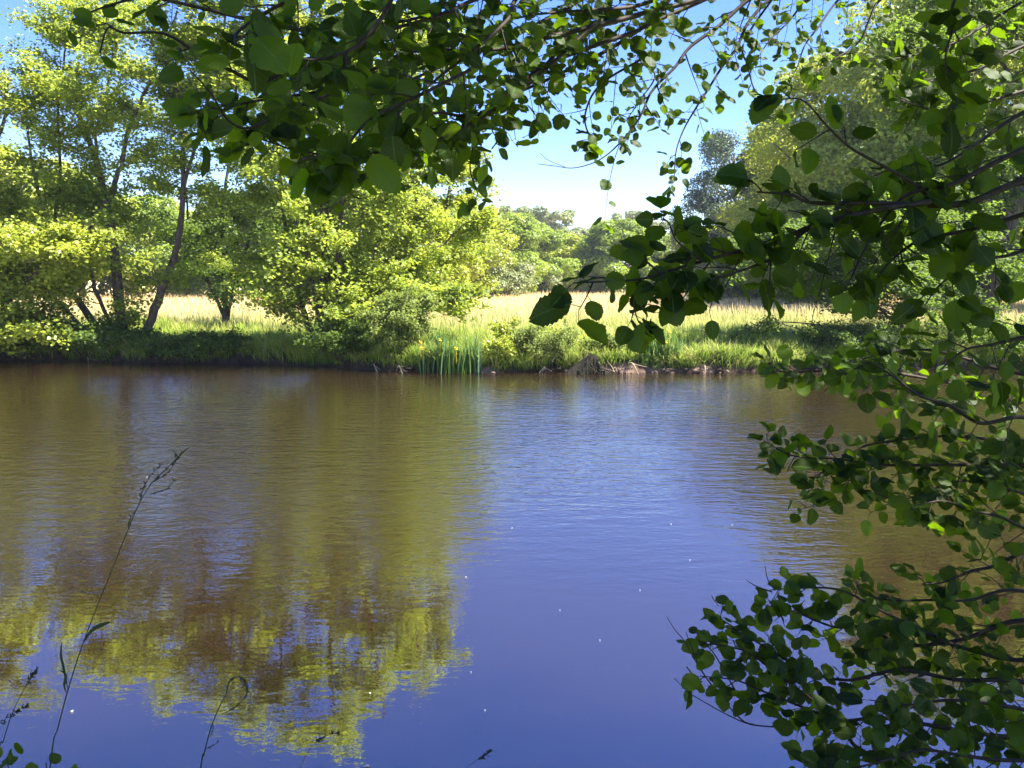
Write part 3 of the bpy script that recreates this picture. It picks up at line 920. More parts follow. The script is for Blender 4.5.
def conifer_mesh(seed, nleaf=24000, droop=0.5):
    rng = np.random.default_rng(seed)
    wood, lv = Acc(), Acc()
    tube(wood, [(0, 0, -0.02), (0, 0, 0.5), (0, 0, 0.98)], [0.02, 0.012, 0.002], 6)
    nb = 110
    per = nleaf // nb
    for i in range(nb):
        z = 0.07 + 0.9 * (i / nb); R = 0.24 * (1 - z) ** 0.75 * rng.uniform(0.65, 1.15) + 0.012
        a_ = rng.uniform(0, 6.28); dv = np.array([math.cos(a_), math.sin(a_), 0])
        t_ = rng.random(per) ** 0.7
        c = np.array([0, 0, z]) + dv * (t_ * R)[:, None] + np.array([0, 0, -1]) * (droop * R * t_ ** 1.4)[:, None]
        sd_ = np.cross(dv, [0, 0, 1.0])
        c = c + sd_ * (rng.normal(size=per) * R * 0.18 * (1 - t_ * 0.5))[:, None] + np.array([0, 0, -1]) * (rng.random(per) * 0.03)[:, None]
        tube(wood, [(0, 0, z), tuple(np.array([0, 0, z]) + dv * R * 0.9 - np.array([0, 0, droop * R * 0.8]))], [0.003, 0.001], 3)
        quads(lv, c, rng.normal(size=(per, 3)) + np.array([0, 0, 0.5]), dv * 0.5 + np.array([0, 0, -0.8]) + rng.normal(size=(per, 3)) * 0.4, 0.02 * rng.uniform(0.6, 1.3, per), np.clip(rng.uniform(0, 0.8) + rng.normal(0, .15, per), 0, 1), width=0.4)
    return wood, lv


PROTO = {}


def proto(key):
    if key in PROTO:
        return PROTO[key]
    kind, mat, seed = key
    if kind == 'broad':
        wd, lv = broad_mesh(seed, mat)
    elif kind == 'tall':
        wd, lv = broad_mesh(seed, mat, nclump=90, nleaf=75000, leaf=0.0105, wide=0.34, low=0.10, clr=(0.06, 0.11))
    elif kind == 'bush':
        wd, lv = broad_mesh(seed, mat, nclump=30, nleaf=16000, leaf=0.035, wide=0.6, low=0.12, clr=(0.14, 0.26), top=0.92)
    elif kind == 'sparse':
        wd, lv = broad_mesh(seed, mat, nclump=26, nleaf=9000, leaf=0.022, wide=0.26, low=0.45, clr=(0.05, 0.09))
    else:
        wd, lv = conifer_mesh(seed)
    a = mk_mesh("trunk", np.concatenate(wd.V), [np.concatenate(wd.Q)], M['bark_pale'], None, True)
    b = mk_mesh("crown", np.concatenate(lv.V), [np.concatenate(lv.Q)], M[mat], np.concatenate(lv.tone))
    PROTO[key] = (a, b)
    return a, b


TREES = [
    # px, top py, distance, key, width factor, name, label
    (452, 196, 66, ('broad', 'leaf_yellow', 1), 1.1, "broadleaf_tree", "pale yellow-green tree at the near end of the wood, beside the alder's right edge"),
    (478, 212, 74, ('broad', 'leaf_yellow', 2), 1.2, "broadleaf_tree", "yellow-green round tree rising above the grey willow bush"),
    (432, 212, 60, ('broad', 'leaf_yellow', 3), 1.3, "broadleaf_tree", "bright tree partly hidden by the young alder at the meadow edge"),
    (507, 213, 84, ('broad', 'leaf_far', 4), 1.2, "broadleaf_tree", "full green tree just right of and above the grey willow bush"),
    (492, 252, 72, ('bush', 'leaf_grey', 5), 1.2, "willow_bush", "grey-green rounded willow bush at the meadow's far edge"),
    (533, 219, 90, ('broad', 'leaf_far', 1), 1.25, "broadleaf_tree", "green tree with dark hollows above a pale bush"),
    (541, 262, 88, ('bush', 'leaf_grey', 6), 0.8, "willow_bush", "small pale bush at the wood's foot below the tree with dark hollows"),
    (560, 232, 100, ('broad', 'leaf_yellow', 2), 1.3, "broadleaf_tree", "lower pale green tree in the middle of the wood's skyline"),
    (585, 233, 104, ('broad', 'leaf_far', 3), 1.2, "broadleaf_tree", "pale tree left of the darker round tree in the wood"),
    (575, 262, 98, ('bush', 'leaf_yellow', 5), 1.6, "hedge_bush", "low yellow-green bush edging the meadow, below the gap in the skyline"),
    (616, 220, 96, ('broad', 'leaf_far', 4), 1.35, "broadleaf_tree", "round darker green tree standing clear of its neighbours in the wood"),
    (645, 228, 100, ('broad', 'leaf_yellow', 1), 1.2, "broadleaf_tree", "tree right of the round dark tree, behind the hanging alder leaves"),
    (675, 232, 98, ('broad', 'leaf_far', 2), 1.3, "broadleaf_tree", "tree above the thin twigs of the hanging bough, left of the dark bush"),
    (706, 222, 88, ('broad', 'leaf_yellow', 3), 1.2, "broadleaf_tree", "pale green tree to the left of the dark grey-green tree"),
    (662, 262, 92, ('bush', 'leaf_yellow', 6), 1.4, "hedge_bush", "light green bush behind the lowest hanging alder leaves"),
    (722, 246, 78, ('bush', 'leaf_dark', 5), 1.4, "hedge_bush", "dark green bush at the meadow edge under the dark grey-green tree"),
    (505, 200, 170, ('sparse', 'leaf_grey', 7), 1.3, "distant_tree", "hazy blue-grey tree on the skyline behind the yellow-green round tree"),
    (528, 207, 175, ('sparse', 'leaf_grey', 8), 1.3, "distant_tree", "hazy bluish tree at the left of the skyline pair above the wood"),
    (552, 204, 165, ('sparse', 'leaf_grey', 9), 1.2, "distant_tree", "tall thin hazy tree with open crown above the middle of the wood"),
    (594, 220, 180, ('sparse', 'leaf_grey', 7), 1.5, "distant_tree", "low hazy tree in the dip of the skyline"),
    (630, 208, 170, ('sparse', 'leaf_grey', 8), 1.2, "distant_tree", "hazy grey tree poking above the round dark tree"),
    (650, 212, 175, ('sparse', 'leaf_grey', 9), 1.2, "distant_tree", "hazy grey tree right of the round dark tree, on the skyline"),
    (738, 126, 70, ('tall', 'needle_blue', 12), 0.95, "broadleaf_tree", "dark grey-green tree with ragged edge against the sky, right of the open sky"),
    (776, 105, 58, ('conifer', 'leaf_grey', 2), 1.7, "spruce_tree", "olive-brown drooping conifer right of the dark grey-green tree"),
    (758, 215, 60, ('broad', 'leaf_far', 4), 1.3, "broadleaf_tree", "green tree below the drooping conifer"),
    (818, 120, 52, ('tall', 'leaf_yellow', 10), 1.15, "broadleaf_tree", "tall yellow-green tree behind the near twig on the right"),
    (800, 190, 50, ('broad', 'leaf_far', 2), 1.3, "broadleaf_tree", "mid-height green tree above the arching hazel stems"),
    (868, 40, 46, ('tall', 'leaf_yellow', 11), 1.15, "broadleaf_tree", "tallest sunlit tree rising to the top on the right"),
    (935, -10, 42, ('tall', 'leaf_yellow', 10), 1.1, "broadleaf_tree", "high green tree behind the yellow backlit leaves"),
    (1010, -60, 40, ('tall', 'leaf_yellow', 11), 1.1, "broadleaf_tree", "high tree behind the leaning trunk at the right edge"),
    (1085, -20, 44, ('tall', 'leaf_far', 10), 1.2, "broadleaf_tree", "tree just past the right edge behind the leaning alder"),
    (870, 200, 48, ('broad', 'leaf_far', 3), 1.4, "broadleaf_tree", "rounded tree low behind the dark right-hand bough"),
    (960, 190, 46, ('broad', 'leaf_yellow', 1), 1.4, "broadleaf_tree", "rounded tree low beside the leaning trunk"),
    (20, 150, 58, ('broad', 'leaf_yellow', 2), 1.3, "broadleaf_tree", "bright tree seen through the far left alder's stems"),
    (75, 178, 66, ('broad', 'leaf_yellow', 3), 1.3, "broadleaf_tree", "bright tree seen left of the forked alder trunk"),
    (135, 195, 70, ('broad', 'leaf_far', 4), 1.3, "broadleaf_tree", "green tree seen between the fork and the slim curved trunk"),
    (190, 200, 74, ('broad', 'leaf_yellow', 1), 1.3, "broadleaf_tree", "pale tree seen behind the slim curved trunk of the left alder"),
    (245, 188, 70, ('broad', 'leaf_far', 2), 1.3, "broadleaf_tree", "green tree behind the low bushy alder"),
    (300, 190, 72, ('broad', 'leaf_yellow', 3), 1.3, "broadleaf_tree", "bright tree seen through the dense alder's left stems"),
    (355, 180, 66, ('broad', 'leaf_far', 4), 1.3, "broadleaf_tree", "green tree seen through the dense alder's right stems"),
    (400, 185, 68, ('broad', 'leaf_yellow', 1), 1.3, "broadleaf_tree", "bright tree behind the young alder"),
    (-50, 140, 60, ('broad', 'leaf_far', 4), 1.4, "broadleaf_tree", "tree just past the left edge behind the sunlit alder"),
]
rng = np.random.default_rng(3)
for (px, py, dd, key, wf, nm, lab) in TREES:
    top = at(px, py, dd)
    g = float(gz(top[0], top[1]))
    Ht = (top[2] - g) / 0.95
    a, b = proto(key)
    cat = "bush" if "bush" in nm else "tree"
    root = empty(nm, (top[0], top[1], g), lab, cat)
    root.scale = (Ht * wf, Ht * wf, Ht)
    root.rotation_euler = (0, 0, rng.uniform(0, 6.28))
    link("trunk", a, root)
    link("crown", b, root)

# ------------------------------------------------------------------ foreground boughs
rng = np.random.default_rng(77)


def leafy_bough(parent, org, pts, d0, d1, r0, r1, rng, tw=0.03, tl=(0.10, 0.32), leaf=0.055, lpt=5, start=0.0, end=1.0, ext=None, droop=0.25, tone=(0.1, 0.9), side2=0.5, nrm=(0.25, -0.55, 0.55)):
    """bough traced through the photograph's pixels, d0..d1 metres ahead. tw: metres between twigs"""
    n_ = len(pts)
    P = [at(x, y, d0 + (d1 - d0) * i / (n_ - 1)) for i, (x, y) in enumerate(pts)]
    wood, lv = Acc(), Acc()
    S = spline(P, n_ * 6)
    r = np.linspace(r0, r1, len(S))
    if ext is not None:       # carry the bough back to the trunk, outside the picture
        e = np.asarray(ext, dtype=float)
        mid = (P[0] + e) / 2 + np.array([0, 0, 0.08])
        E = spline([e, mid, P[0]], 10)[:-1]
        tube(wood, np.vstack([E, S]), np.concatenate([np.linspace(r0 * 2.2, r0, len(E)), r]), 7)
    else:
        tube(wood, S, r, 7)
    ln = np.concatenate([[0], np.cumsum(np.linalg.norm(np.diff(S, axis=0), axis=1))])
    Lt = ln[-1]
    bases, nrms, drs, sizes, tones = [], [], [], [], []

    def put(p, dv, big=1.0):
        nn = np.array(nrm) + rng.normal(size=3) * 0.5
        pet = unit(dv * 0.6 + rng.normal(size=3) * 0.45 + np.array([0, 0, -droop * 0.6]))
        b_ = p + pet * rng.uniform(0.010, 0.022)
        tube(wood, [p, b_], [0.0008, 0.0007], 3)
        bases.append(b_); nrms.append(nn); drs.append(pet)
        sizes.append(leaf * 1.09 * big * rng.uniform(0.55, 1.15)); tones.append(rng.uniform(*tone))

    s = start * Lt
    sg = 1
    while s < end * Lt:
        k_ = np.searchsorted(ln, s); k_ = min(max(k_, 1), len(S) - 1)
        p = S[k_]; dv = unit(S[k_] - S[k_ - 1])
        sd_ = unit(np.cross(dv, FWD)) * sg      # twigs fan roughly across the view and in depth
        depth = rng.normal() * side2
        td_ = unit(dv * rng.uniform(0.4, 1.0) + sd_ * rng.uniform(0.3, 0.9) + np.array([0, depth, 0]) + np.array([0, 0, -droop * rng.uniform(0, 1)]))
        tlen = rng.uniform(*tl) * (1.0 - 0.7 * s / Lt)
        m_ = 6
        t_ = np.linspace(0, 1, m_)[:, None]
        TP = p + td_ * tlen * t_ + np.array([0, 0, -droop]) * tlen * t_ ** 2 * 0.6 + rng.normal(size=3) * tlen * 0.12 * t_ ** 2
        tube(wood, TP, np.linspace(max(r1, 0.0018), 0.0009, m_), 4)
        for q in range(lpt):
            f = (q + 0.6 + rng.uniform(-0.3, 0.3)) / lpt
            k2 = min(int(f * (m_ - 1)), m_ - 2)
            pp = TP[k2] + (TP[k2 + 1] - TP[k2]) * (f * (m_ - 1) - k2)
            sd2 = unit(np.cross(td_, FWD)) * (1 if q % 2 else -1)
            put(pp, td_ * 0.6 + sd2 * 0.8, 0.75 + 0.35 * f)
        put(TP[-1], td_, 0.9)
        s += tw * rng.uniform(0.6, 1.5); sg = -sg
    if end >= 1.0:
        put(S[-1], unit(S[-1] - S[-2]))
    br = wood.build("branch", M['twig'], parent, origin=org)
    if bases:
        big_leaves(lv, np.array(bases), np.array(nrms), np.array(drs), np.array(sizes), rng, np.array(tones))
        lo = lv.build("leaves", M['leaf_near'], br, origin=org)
    return br


# tree whose crown hangs over the top of the picture
TA = np.array([3.7, 0.7, 0.38])
treeA = empty("overhanging_alder_tree", TA, "dark leafy alder boughs hanging over the water from the top of the view", "tree")
wood = Acc()
trA = spline([TA - [0, 0, .1], TA + [-.05, .05, 1.5], TA + [-.2, .15, 3.0], TA + [-.45, .3, 4.6], TA + [-.6, .3, 6.5], TA + [-.5, .4, 8.5]], 30)
tube(wood, trA, np.linspace(0.17, 0.03, 30), 12, rng, 0.04)
wood.build("trunk", M['bark'], treeA, True, origin=TA)
EA = TA + np.array([-0.35, 0.25, 3.9])

UP = [
    # pts, d0,d1, r0,r1, twig spacing, twig length, leaf, leaves per twig, start
    ([(560, -30), (474, 0), (445, 14), (380, 34), (333, 66), (290, 80)], 2.6, 1.9, .007, .002, .05, (.10, .26), .058, 5, 0.05),
    ([(640, 30), (546, 65), (502, 103), (480, 118), (440, 139), (380, 152), (310, 153), (258, 138)], 3.0, 2.0, .008, .0018, .055, (.10, .28), .060, 5, 0.12),
    ([(600, 20), (496, 109), (433, 113), (399, 131), (340, 150), (300, 160)], 2.8, 1.9, .006, .0018, .06, (.08, .24), .060, 5, 0.2),
    ([(640, 15), (550, 37), (490, 50), (414, 51), (380, 66), (324, 90), (245, 103), (200, 118)], 2.9, 1.9, .009, .0018, .05, (.10, .28), .060, 5, 0.1),
    ([(530, -20), (514, 2), (508, 19), (474, 50), (430, 85), (400, 120)], 2.6, 2.1, .008, .002, .07, (.08, .22), .056, 5, 0.2),
    ([(740, -20), (696, 0), (637, 15), (593, 29), (564, 47), (520, 88), (470, 120), (445, 140)], 3.4, 2.7, .012, .002, .06, (.12, .30), .058, 5, 0.15),
    ([(730, -12), (690, 6), (646, 26), (608, 50), (549, 79), (505, 100), (480, 130), (470, 165), (478, 195)], 3.4, 2.8, .010, .0018, .07, (.10, .24), .052, 5, 0.25),
    ([(790, -30), (748, 0), (719, 26), (690, 47), (675, 67), (652, 91), (640, 117), (622, 141)], 3.9, 3.6, .010, .004, .06, (.14, .34), .056, 5, 0.0),
    ([(800, -20), (769, 0), (748, 23), (737, 47), (722, 67), (707, 91), (696, 108), (684, 129), (676, 152), (674, 182)], 4.0, 3.7, .009, .002, .08, (.10, .26), .054, 4, 0.0),
    ([(790, -25), (745, 40), (748, 66), (754, 88), (764, 98), (779, 106)], 4.0, 3.8, .006, .0015, .09, (.06, .18), .052, 4, 0.2),
    ([(640, 60), (600, 85), (585, 115), (590, 140), (592, 158)], 3.3, 3.1, .005, .002, .06, (.10, .22), .056, 5, 0.0),
    ([(700, -20), (640, 5), (590, 10), (540, 14), (500, 22)], 3.2, 2.7, .009, .002, .05, (.12, .30), .058, 5, 0.1),
    ([(920, -30), (880, 0), (869, 21), (859, 42), (838, 57), (815, 72)], 4.2, 3.9, .008, .002, .07, (.10, .26), .054, 5, 0.0),
    ([(870, -30), (838, 0), (820, 25), (805, 45), (798, 65), (788, 85)], 4.4, 4.1, .007, .002, .07, (.10, .26), .052, 5, 0.0),
    ([(830, -30), (805, 0), (790, 20), (770, 40), (755, 62)], 4.2, 4.0, .007, .002, .07, (.10, .26), .052, 4, 0.0),
    ([(620, -25), (560, 12), (505, 40), (460, 58), (410, 80), (350, 100), (300, 118)], 3.2, 2.5, .009, .0018, .05, (.12, .30), .056, 5, 0.0),
    ([(480, -25), (440, 8), (400, 22), (350, 24), (300, 30)], 2.6, 2.2, .006, .0018, .05, (.10, .26), .056, 5, 0.0),
    ([(690, -30), (640, 50), (655, 75), (640, 100), (628, 118)], 3.9, 3.8, .006, .002, .07, (.12, .26), .052, 5, 0.2),
    # left reach
    ([(300, 60), (262, 82), (230, 70), (200, 55), (165, 34), (125, 33), (108, 28), (100, 52)], 1.9, 1.6, .005, .0015, .12, (.04, .10), .046, 3, 0.1),
    ([(300, 30), (250, 20), (200, 8), (150, -2), (110, 5), (72, 20)], 2.0, 1.7, .005, .0015, .13, (.04, .09), .044, 3, 0.1),
    ([(330, -15), (280, 5), (240, 30), (235, 45)], 1.5, 1.2, .004, .0015, .07, (.05, .12), .065, 3, 0.2),
    ([(330, 95), (290, 110), (250, 128), (228, 120), (212, 95), (190, 70)], 1.9, 1.75, .004, .0015, .11, (.04, .10), .044, 3, 0.1),
    ([(400, -20), (380, 20), (350, 50), (310, 60), (280, 50)], 1.9, 1.7, .006, .0018, .05, (.08, .22), .058, 5, 0.0),
    ([(470, 70), (420, 95), (370, 120), (345, 150), (338, 165)], 1.7, 1.3, .004, .0015, .05, (.06, .14), .062, 4, 0.0),
]
hub = {}
for (pts, a0, a1, r0, r1, tw, tl, lf, lpt, stt) in UP:
    leafy_bough(treeA, TA, pts, a0, a1, r0, r1, rng, tw, tl, lf * 0.93, lpt, stt, 1.0,
                ext=(EA if pts[0][1] < 0 else None))
# bare twig past the hanging sprays
br = leafy_bough(treeA, TA, [(622, 141), (608, 154), (593, 163), (573, 168), (555, 166), (538, 164)], 3.6, 3.5, .0035, .0012, rng, tw=9, end=0.01)
leafy_bough(treeA, TA, [(565, 167), (548, 160), (540, 153)], 3.52, 3.5, .0015, .0008, rng, tw=9, end=0.0)

# tree on the right: boughs at eye level and over the water
TB = np.array([3.9, 2.9, 0.2])
TB[2] = float(gz(TB[0], TB[1]))
treeB = empty("waterside_alder_tree", TB, "round-leaved alder boughs reaching in over the water from the right edge", "tree")
wood = Acc()
trB = spline([TB - [0, 0, .15], TB + [-.1, .0, 1.0], TB + [-.15, .0, 2.2], TB + [-.2, .1, 4.0], TB + [.1, .1, 6.5]], 26)
tube(wood, trB, np.linspace(0.14, 0.03, 26), 12, rng, 0.04)
wood.build("trunk", M['bark'], treeB, True, origin=TB)


def EB(z):
    return TB + np.array([-0.12, 0.0, z])


RB = [
    # mid boughs (eye level, dark)
    ([(1050, 175), (1016, 183), (966, 203), (915, 205), (875, 203), (814, 203), (791, 195), (757, 192)], 1.8, 1.5, .009, .0015, .06, (.08, .22), .056, 4, 0.0, 2.3),
    ([(930, 202), (888, 208), (831, 220), (804, 229), (771, 244), (736, 252), (703, 261), (672, 270), (642, 279), (614, 281), (573, 283)], 1.65, 1.4, .006, .0012, .030, (.08, .18), .058, 3, 0.05, None),
    ([(825, 222), (804, 232), (781, 254), (740, 271), (690, 284), (652, 291)], 1.6, 1.45, .004, .0012, .04, (.07, .14), .058, 3, 0.1, None),
    ([(703, 261), (690, 252), (676, 240), (668, 222), (655, 215)], 1.47, 1.45, .002, .001, .035, (.03, .07), .046, 3, 0.1, None),
    ([(642, 279), (634, 300), (637, 318), (641, 325)], 1.45, 1.45, .0018, .001, .035, (.03, .06), .044, 3, 0.1, None),
    ([(950, 197), (929, 198), (916, 185), (885, 167), (851, 148), (828, 127), (804, 101), (780, 99)], 1.75, 1.6, .005, .001, .08, (.06, .14), .056, 2, 0.0, None),
    ([(985, -25), (955, 0), (952, 31), (946, 52), (947, 73), (958, 104)], 1.9, 1.75, .004, .0012, .06, (.06, .14), .058, 4, 0.1, 2.6),
    ([(1045, 140), (1000, 160), (950, 185), (905, 196), (870, 240), (850, 280)], 1.8, 1.6, .007, .0015, .05, (.08, .20), .056, 4, 0.0, 2.3),
    ([(1050, 205), (1000, 222), (960, 232), (920, 240), (890, 262), (870, 290)], 1.8, 1.65, .006, .0015, .05, (.08, .20), .058, 4, 0.0, 2.1),
    ([(1050, 240), (1010, 255), (970, 262), (940, 285), (925, 305)], 1.9, 1.75, .005, .0012, .05, (.06, .16), .056, 4, 0.0, 2.0),
    ([(1050, 100), (1010, 120), (975, 145), (940, 165), (900, 170)], 2.0, 1.8, .006, .0015, .055, (.08, .2), .058, 4, 0.0, 2.6),
    ([(1060, 30), (1015, 50), (975, 70), (940, 78), (905, 92)], 3.6, 3.3, .008, .002, .05, (.12, .30), .062, 5, 0.0, 4.0),
    ([(1060, -20), (1000, 15), (960, 40), (915, 55), (885, 60)], 3.8, 3.5, .008, .002, .05, (.12, .30), .060, 5, 0.0, 4.2),
    ([(1060, 80), (1010, 95), (975, 105), (935, 110), (900, 100)], 3.4, 3.2, .008, .002, .05, (.12, .28), .060, 5, 0.0, 3.6),
    # lit boughs above the water
    ([(1060, 400), (1024, 395), (960, 385), (900, 374), (850, 370), (800, 372), (778, 371)], 3.6, 3.2, .010, .002, .045, (.12, .28), .058, 5, 0.1, 1.6),
    ([(1060, 380), (1010, 372), (970, 360), (930, 350), (890, 352), (860, 360)], 3.0, 2.8, .008, .002, .05, (.12, .28), .058, 5, 0.1, 1.6),
    ([(1050, 425), (1019, 417), (980, 423), (950, 405), (920, 396), (887, 372), (870, 362)], 2.3, 2.1, .007, .0018, .05, (.10, .24), .056, 5, 0.0, 1.4),
    ([(1060, 330), (1020, 338), (990, 345), (965, 350), (940, 370)], 1.8, 1.7, .005, .0015, .06, (.06, .16), .062, 4, 0.0, 1.7),
    ([(1060, 465), (1024, 465), (989, 465), (935, 465), (881, 465), (839, 459), (794, 456), (764, 441)], 2.8, 2.4, .008, .0016, .04, (.08, .22), .054, 5, 0.0, 1.1),
    ([(1050, 440), (1000, 440), (950, 436), (900, 440), (860, 448), (825, 470), (808, 486)], 2.7, 2.5, .006, .0015, .045, (.08, .22), .052, 5, 0.0, 1.2),
    ([(1060, 540), (1024, 528), (998, 516), (968, 510), (944, 501), (917, 505)], 2.6, 2.4, .007, .0018, .045, (.08, .22), .054, 5, 0.0, 0.8),
    ([(1050, 500), (1010, 490), (970, 480), (930, 490), (900, 500), (865, 490)], 2.7, 2.5, .006, .0015, .045, (.08, .2), .052, 5, 0.0, 0.9),
    ([(880, 466), (850, 480), (825, 500), (800, 510)], 2.55, 2.5, .002, .001, .07, (.04, .10), .042, 3, 0.1, None),
    # lower right
    ([(1060, 540), (1024, 552), (994, 566), (972, 571), (944, 582), (926, 584)], 2.7, 2.5, .009, .002, .055, (.08, .2), .052, 4, 0.1, 0.6),
    ([(1060, 620), (1010, 622), (960, 640), (900, 645), (870, 627), (835, 627), (795, 612), (765, 605)], 2.6, 2.35, .009, .0016, .04, (.08, .22), .052, 5, 0.05, 0.45),
    ([(1060, 650), (1020, 660), (970, 650), (920, 630), (880, 610), (840, 590), (800, 588), (770, 590)], 2.5, 2.3, .008, .0015, .04, (.08, .22), .052, 5, 0.05, 0.4),
    ([(1060, 600), (1010, 590), (970, 600), (930, 600), (890, 600), (855, 592)], 2.7, 2.5, .007, .0018, .045, (.08, .22), .052, 5, 0.0, 0.5),
    ([(1060, 690), (1010, 680), (960, 680), (900, 670), (850, 680), (810, 672), (770, 650), (735, 628), (718, 617)], 2.4, 2.15, .008, .0012, .04, (.07, .2), .050, 5, 0.0, 0.35),
    ([(1050, 780), (960, 775), (900, 765), (858, 748), (845, 731), (816, 703), (777, 674), (749, 653), (720, 645), (696, 644)], 2.2, 2.1, .008, .0012, .04, (.06, .18), .048, 5, 0.0, 0.3),
    ([(1050, 740), (990, 735), (930, 725), (880, 718), (840, 720), (800, 706), (760, 690), (735, 680), (700, 676)], 2.2, 2.05, .007, .0012, .04, (.06, .18), .050, 5, 0.0, 0.3),
    ([(1050, 715), (1000, 705), (950, 700), (905, 705), (870, 700)], 2.0, 1.95, .006, .0015, .045, (.06, .18), .054, 4, 0.0, 0.5),
    ([(1050, 760), (1000, 760), (960, 755), (920, 750), (880, 762), (840, 768), (800, 752)], 2.0, 1.95, .006, .0015, .045, (.06, .16), .052, 4, 0.0, 0.3),
]
for (pts, a0, a1, r0, r1, tw, tl, lf, lpt, stt, ez) in RB:
    leafy_bough(treeB, TB, pts, a0, a1, r0, r1, rng, tw * (1.3 if pts[0][1] > 530 or pts[-1][1] > 580 else (1.5 if a0 < 2.05 and pts[0][1] < 345 and pts[0][0] > 1000 else 1.15)), tl, lf, lpt, stt, 1.0, ext=(EB(ez) if ez is not None else None),
                nrm=((0.2, -0.45, 0.75) if a0 > 1.95 and pts[0][1] > 320 else (0.25, -0.55, 0.55)))
for pts in ([(790, 728), (777, 727), (749, 724), (724, 713), (706, 703), (688, 692), (674, 678)],
            [(755, 725), (742, 720), (720, 696), (699, 667), (685, 642), (675, 630), (667, 617)],
            [(715, 690), (700, 668), (692, 648), (686, 632)],
            [(735, 690), (715, 655), (702, 640), (696, 632)],
            [(775, 590), (768, 580), (765, 566)], [(772, 592), (756, 586), (746, 580)]):
    leafy_bough(treeB, TB, pts, 2.1 if pts[0][1] > 600 else 2.3, 2.05 if pts[0][1] > 600 else 2.3, .0022, .0009, rng, tw=9, end=0.0, start=0.0)


# crowns above the picture: they throw the shade the boughs hang in
def overhead(parent, org, trunk, boxes, rng, n_sub, leaf=0.075, seed_tone=0.5):
    wood, lv = Acc(), Acc()
    for i in range(n_sub):
        bx = boxes[rng.integers(len(boxes))]
        c = np.array([rng.uniform(bx[0], bx[1]), rng.uniform(bx[2], bx[3]), rng.uniform(bx[4], bx[5])])
        if c[2] < 2.75 + 0.34 * c[1] + 0.5 and c[0] < 0.75 * c[1] + 1.0:
            continue
        k_ = min(range(len(trunk)), key=lambda q: abs(trunk[q][2] - (c[2] - 0.8)))
        k_ = max(k_, int(len(trunk) * 0.42))
        tube(wood, spline([trunk[k_], (trunk[k_] + c) / 2 + np.array([0, 0, .15]), c], 6), np.linspace(0.02, 0.005, 6), 4)
        n_ = 90
        C = c + rng.normal(size=(n_, 3)) * np.array([0.30, 0.30, 0.13])
        quads(lv, C, np.array([0, 0, 1.0]) + rng.normal(size=(n_, 3)) * 0.5, rng.normal(size=(n_, 3)), leaf * rng.uniform(0.7, 1.2, n_), rng.random(n_))
    wood.build("limb", M['bark'], parent, origin=org)
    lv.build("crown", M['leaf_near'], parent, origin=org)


overhead(treeA, TA, trA, [(-1.4, 2.6, -0.6, 3.0, 3.4, 5.5), (0.5, 6.5, -1.6, 2.0, 3.8, 8.0)], rng, 340)
overhead(treeB, TB, trB, [(2.6, 7.0, -1.6, 1.9, 3.5, 7.0), (3.0, 6.5, -1.2, 1.8, 2.0, 5.0)], rng, 190)


# ------------------------------------------------------------------ foreground stalks
def stalk(name, label, pts, d, r, ground=True, heads=(), blades_=(), cat="grass stalk"):
    P = [at(x, y, d) for x, y in pts]
    if ground:
        dv_ = P[0] - P[1]; g_ = float(gz(P[0][0], P[0][1]))
        b_ = P[0] + dv_ * (P[0][2] - g_) / max(1e-3, -dv_[2]) * 0.999
        b_[0] = P[0][0] + (b_[0] - P[0][0]) * 0.5; b_[2] = g_ - 0.01
        P = [b_, P[0] + (b_ - P[0]) * 0.45 + np.array([(P[0][0] - b_[0]) * -0.12, 0, 0])] + P
    root = empty(name, P[0], label, cat)
    acc = Acc(); S = spline(P, len(P) * 5); tube(acc, S, np.linspace(r, r * 0.45, len(S)), 6)
    acc.build("stem", M['stalk'], root, True, origin=P[0])
    rg = np.random.default_rng(int(abs(pts[0][0] * 7 + pts[0][1])))
    for hp, ln_, n_, sz in heads:
        hd = Acc()
        Q_ = [at(x, y, d + 0.01) for x, y in hp]
        HS = spline(Q_, 12)
        tube(hd, HS, [r * 0.4] * 12, 4)
        for k_ in range(n_):
            f = rg.random() * 10.999; i_ = int(f)
            c = HS[i_] + (HS[i_ + 1] - HS[i_]) * (f - i_)
            dv = unit(HS[i_ + 1] - HS[i_]) + rg.normal(size=3) * 0.5
            dv = unit(dv)
            tube(hd, [c, c + dv * sz * 0.5, c + dv * sz], [0.0003, sz * 0.16, 0.0003], 5)
        hd.build("seed_head", M['seed'], root, origin=P[0])
    for bl in blades_:
        la = Acc()
        Q_ = spline([at(x, y, d) for x, y in bl], 8)
        wv = np.sin(np.linspace(0.15, math.pi, 8)) * 0.003
        sdv = unit(np.cross(np.gradient(Q_, axis=0), FWD + np.array([0.4, 0, 0.3])))
        V_ = np.stack([Q_ - sdv * wv[:, None], Q_ + sdv * wv[:, None]], 1).reshape(-1, 3)
        i_ = np.arange(7) * 2
        la.add(V_, np.stack([i_, i_ + 1, i_ + 3, i_ + 2], -1), None, np.full((16, 3), 0.4))
        la.build("blade", M['stalk'], root, origin=P[0])
    return root


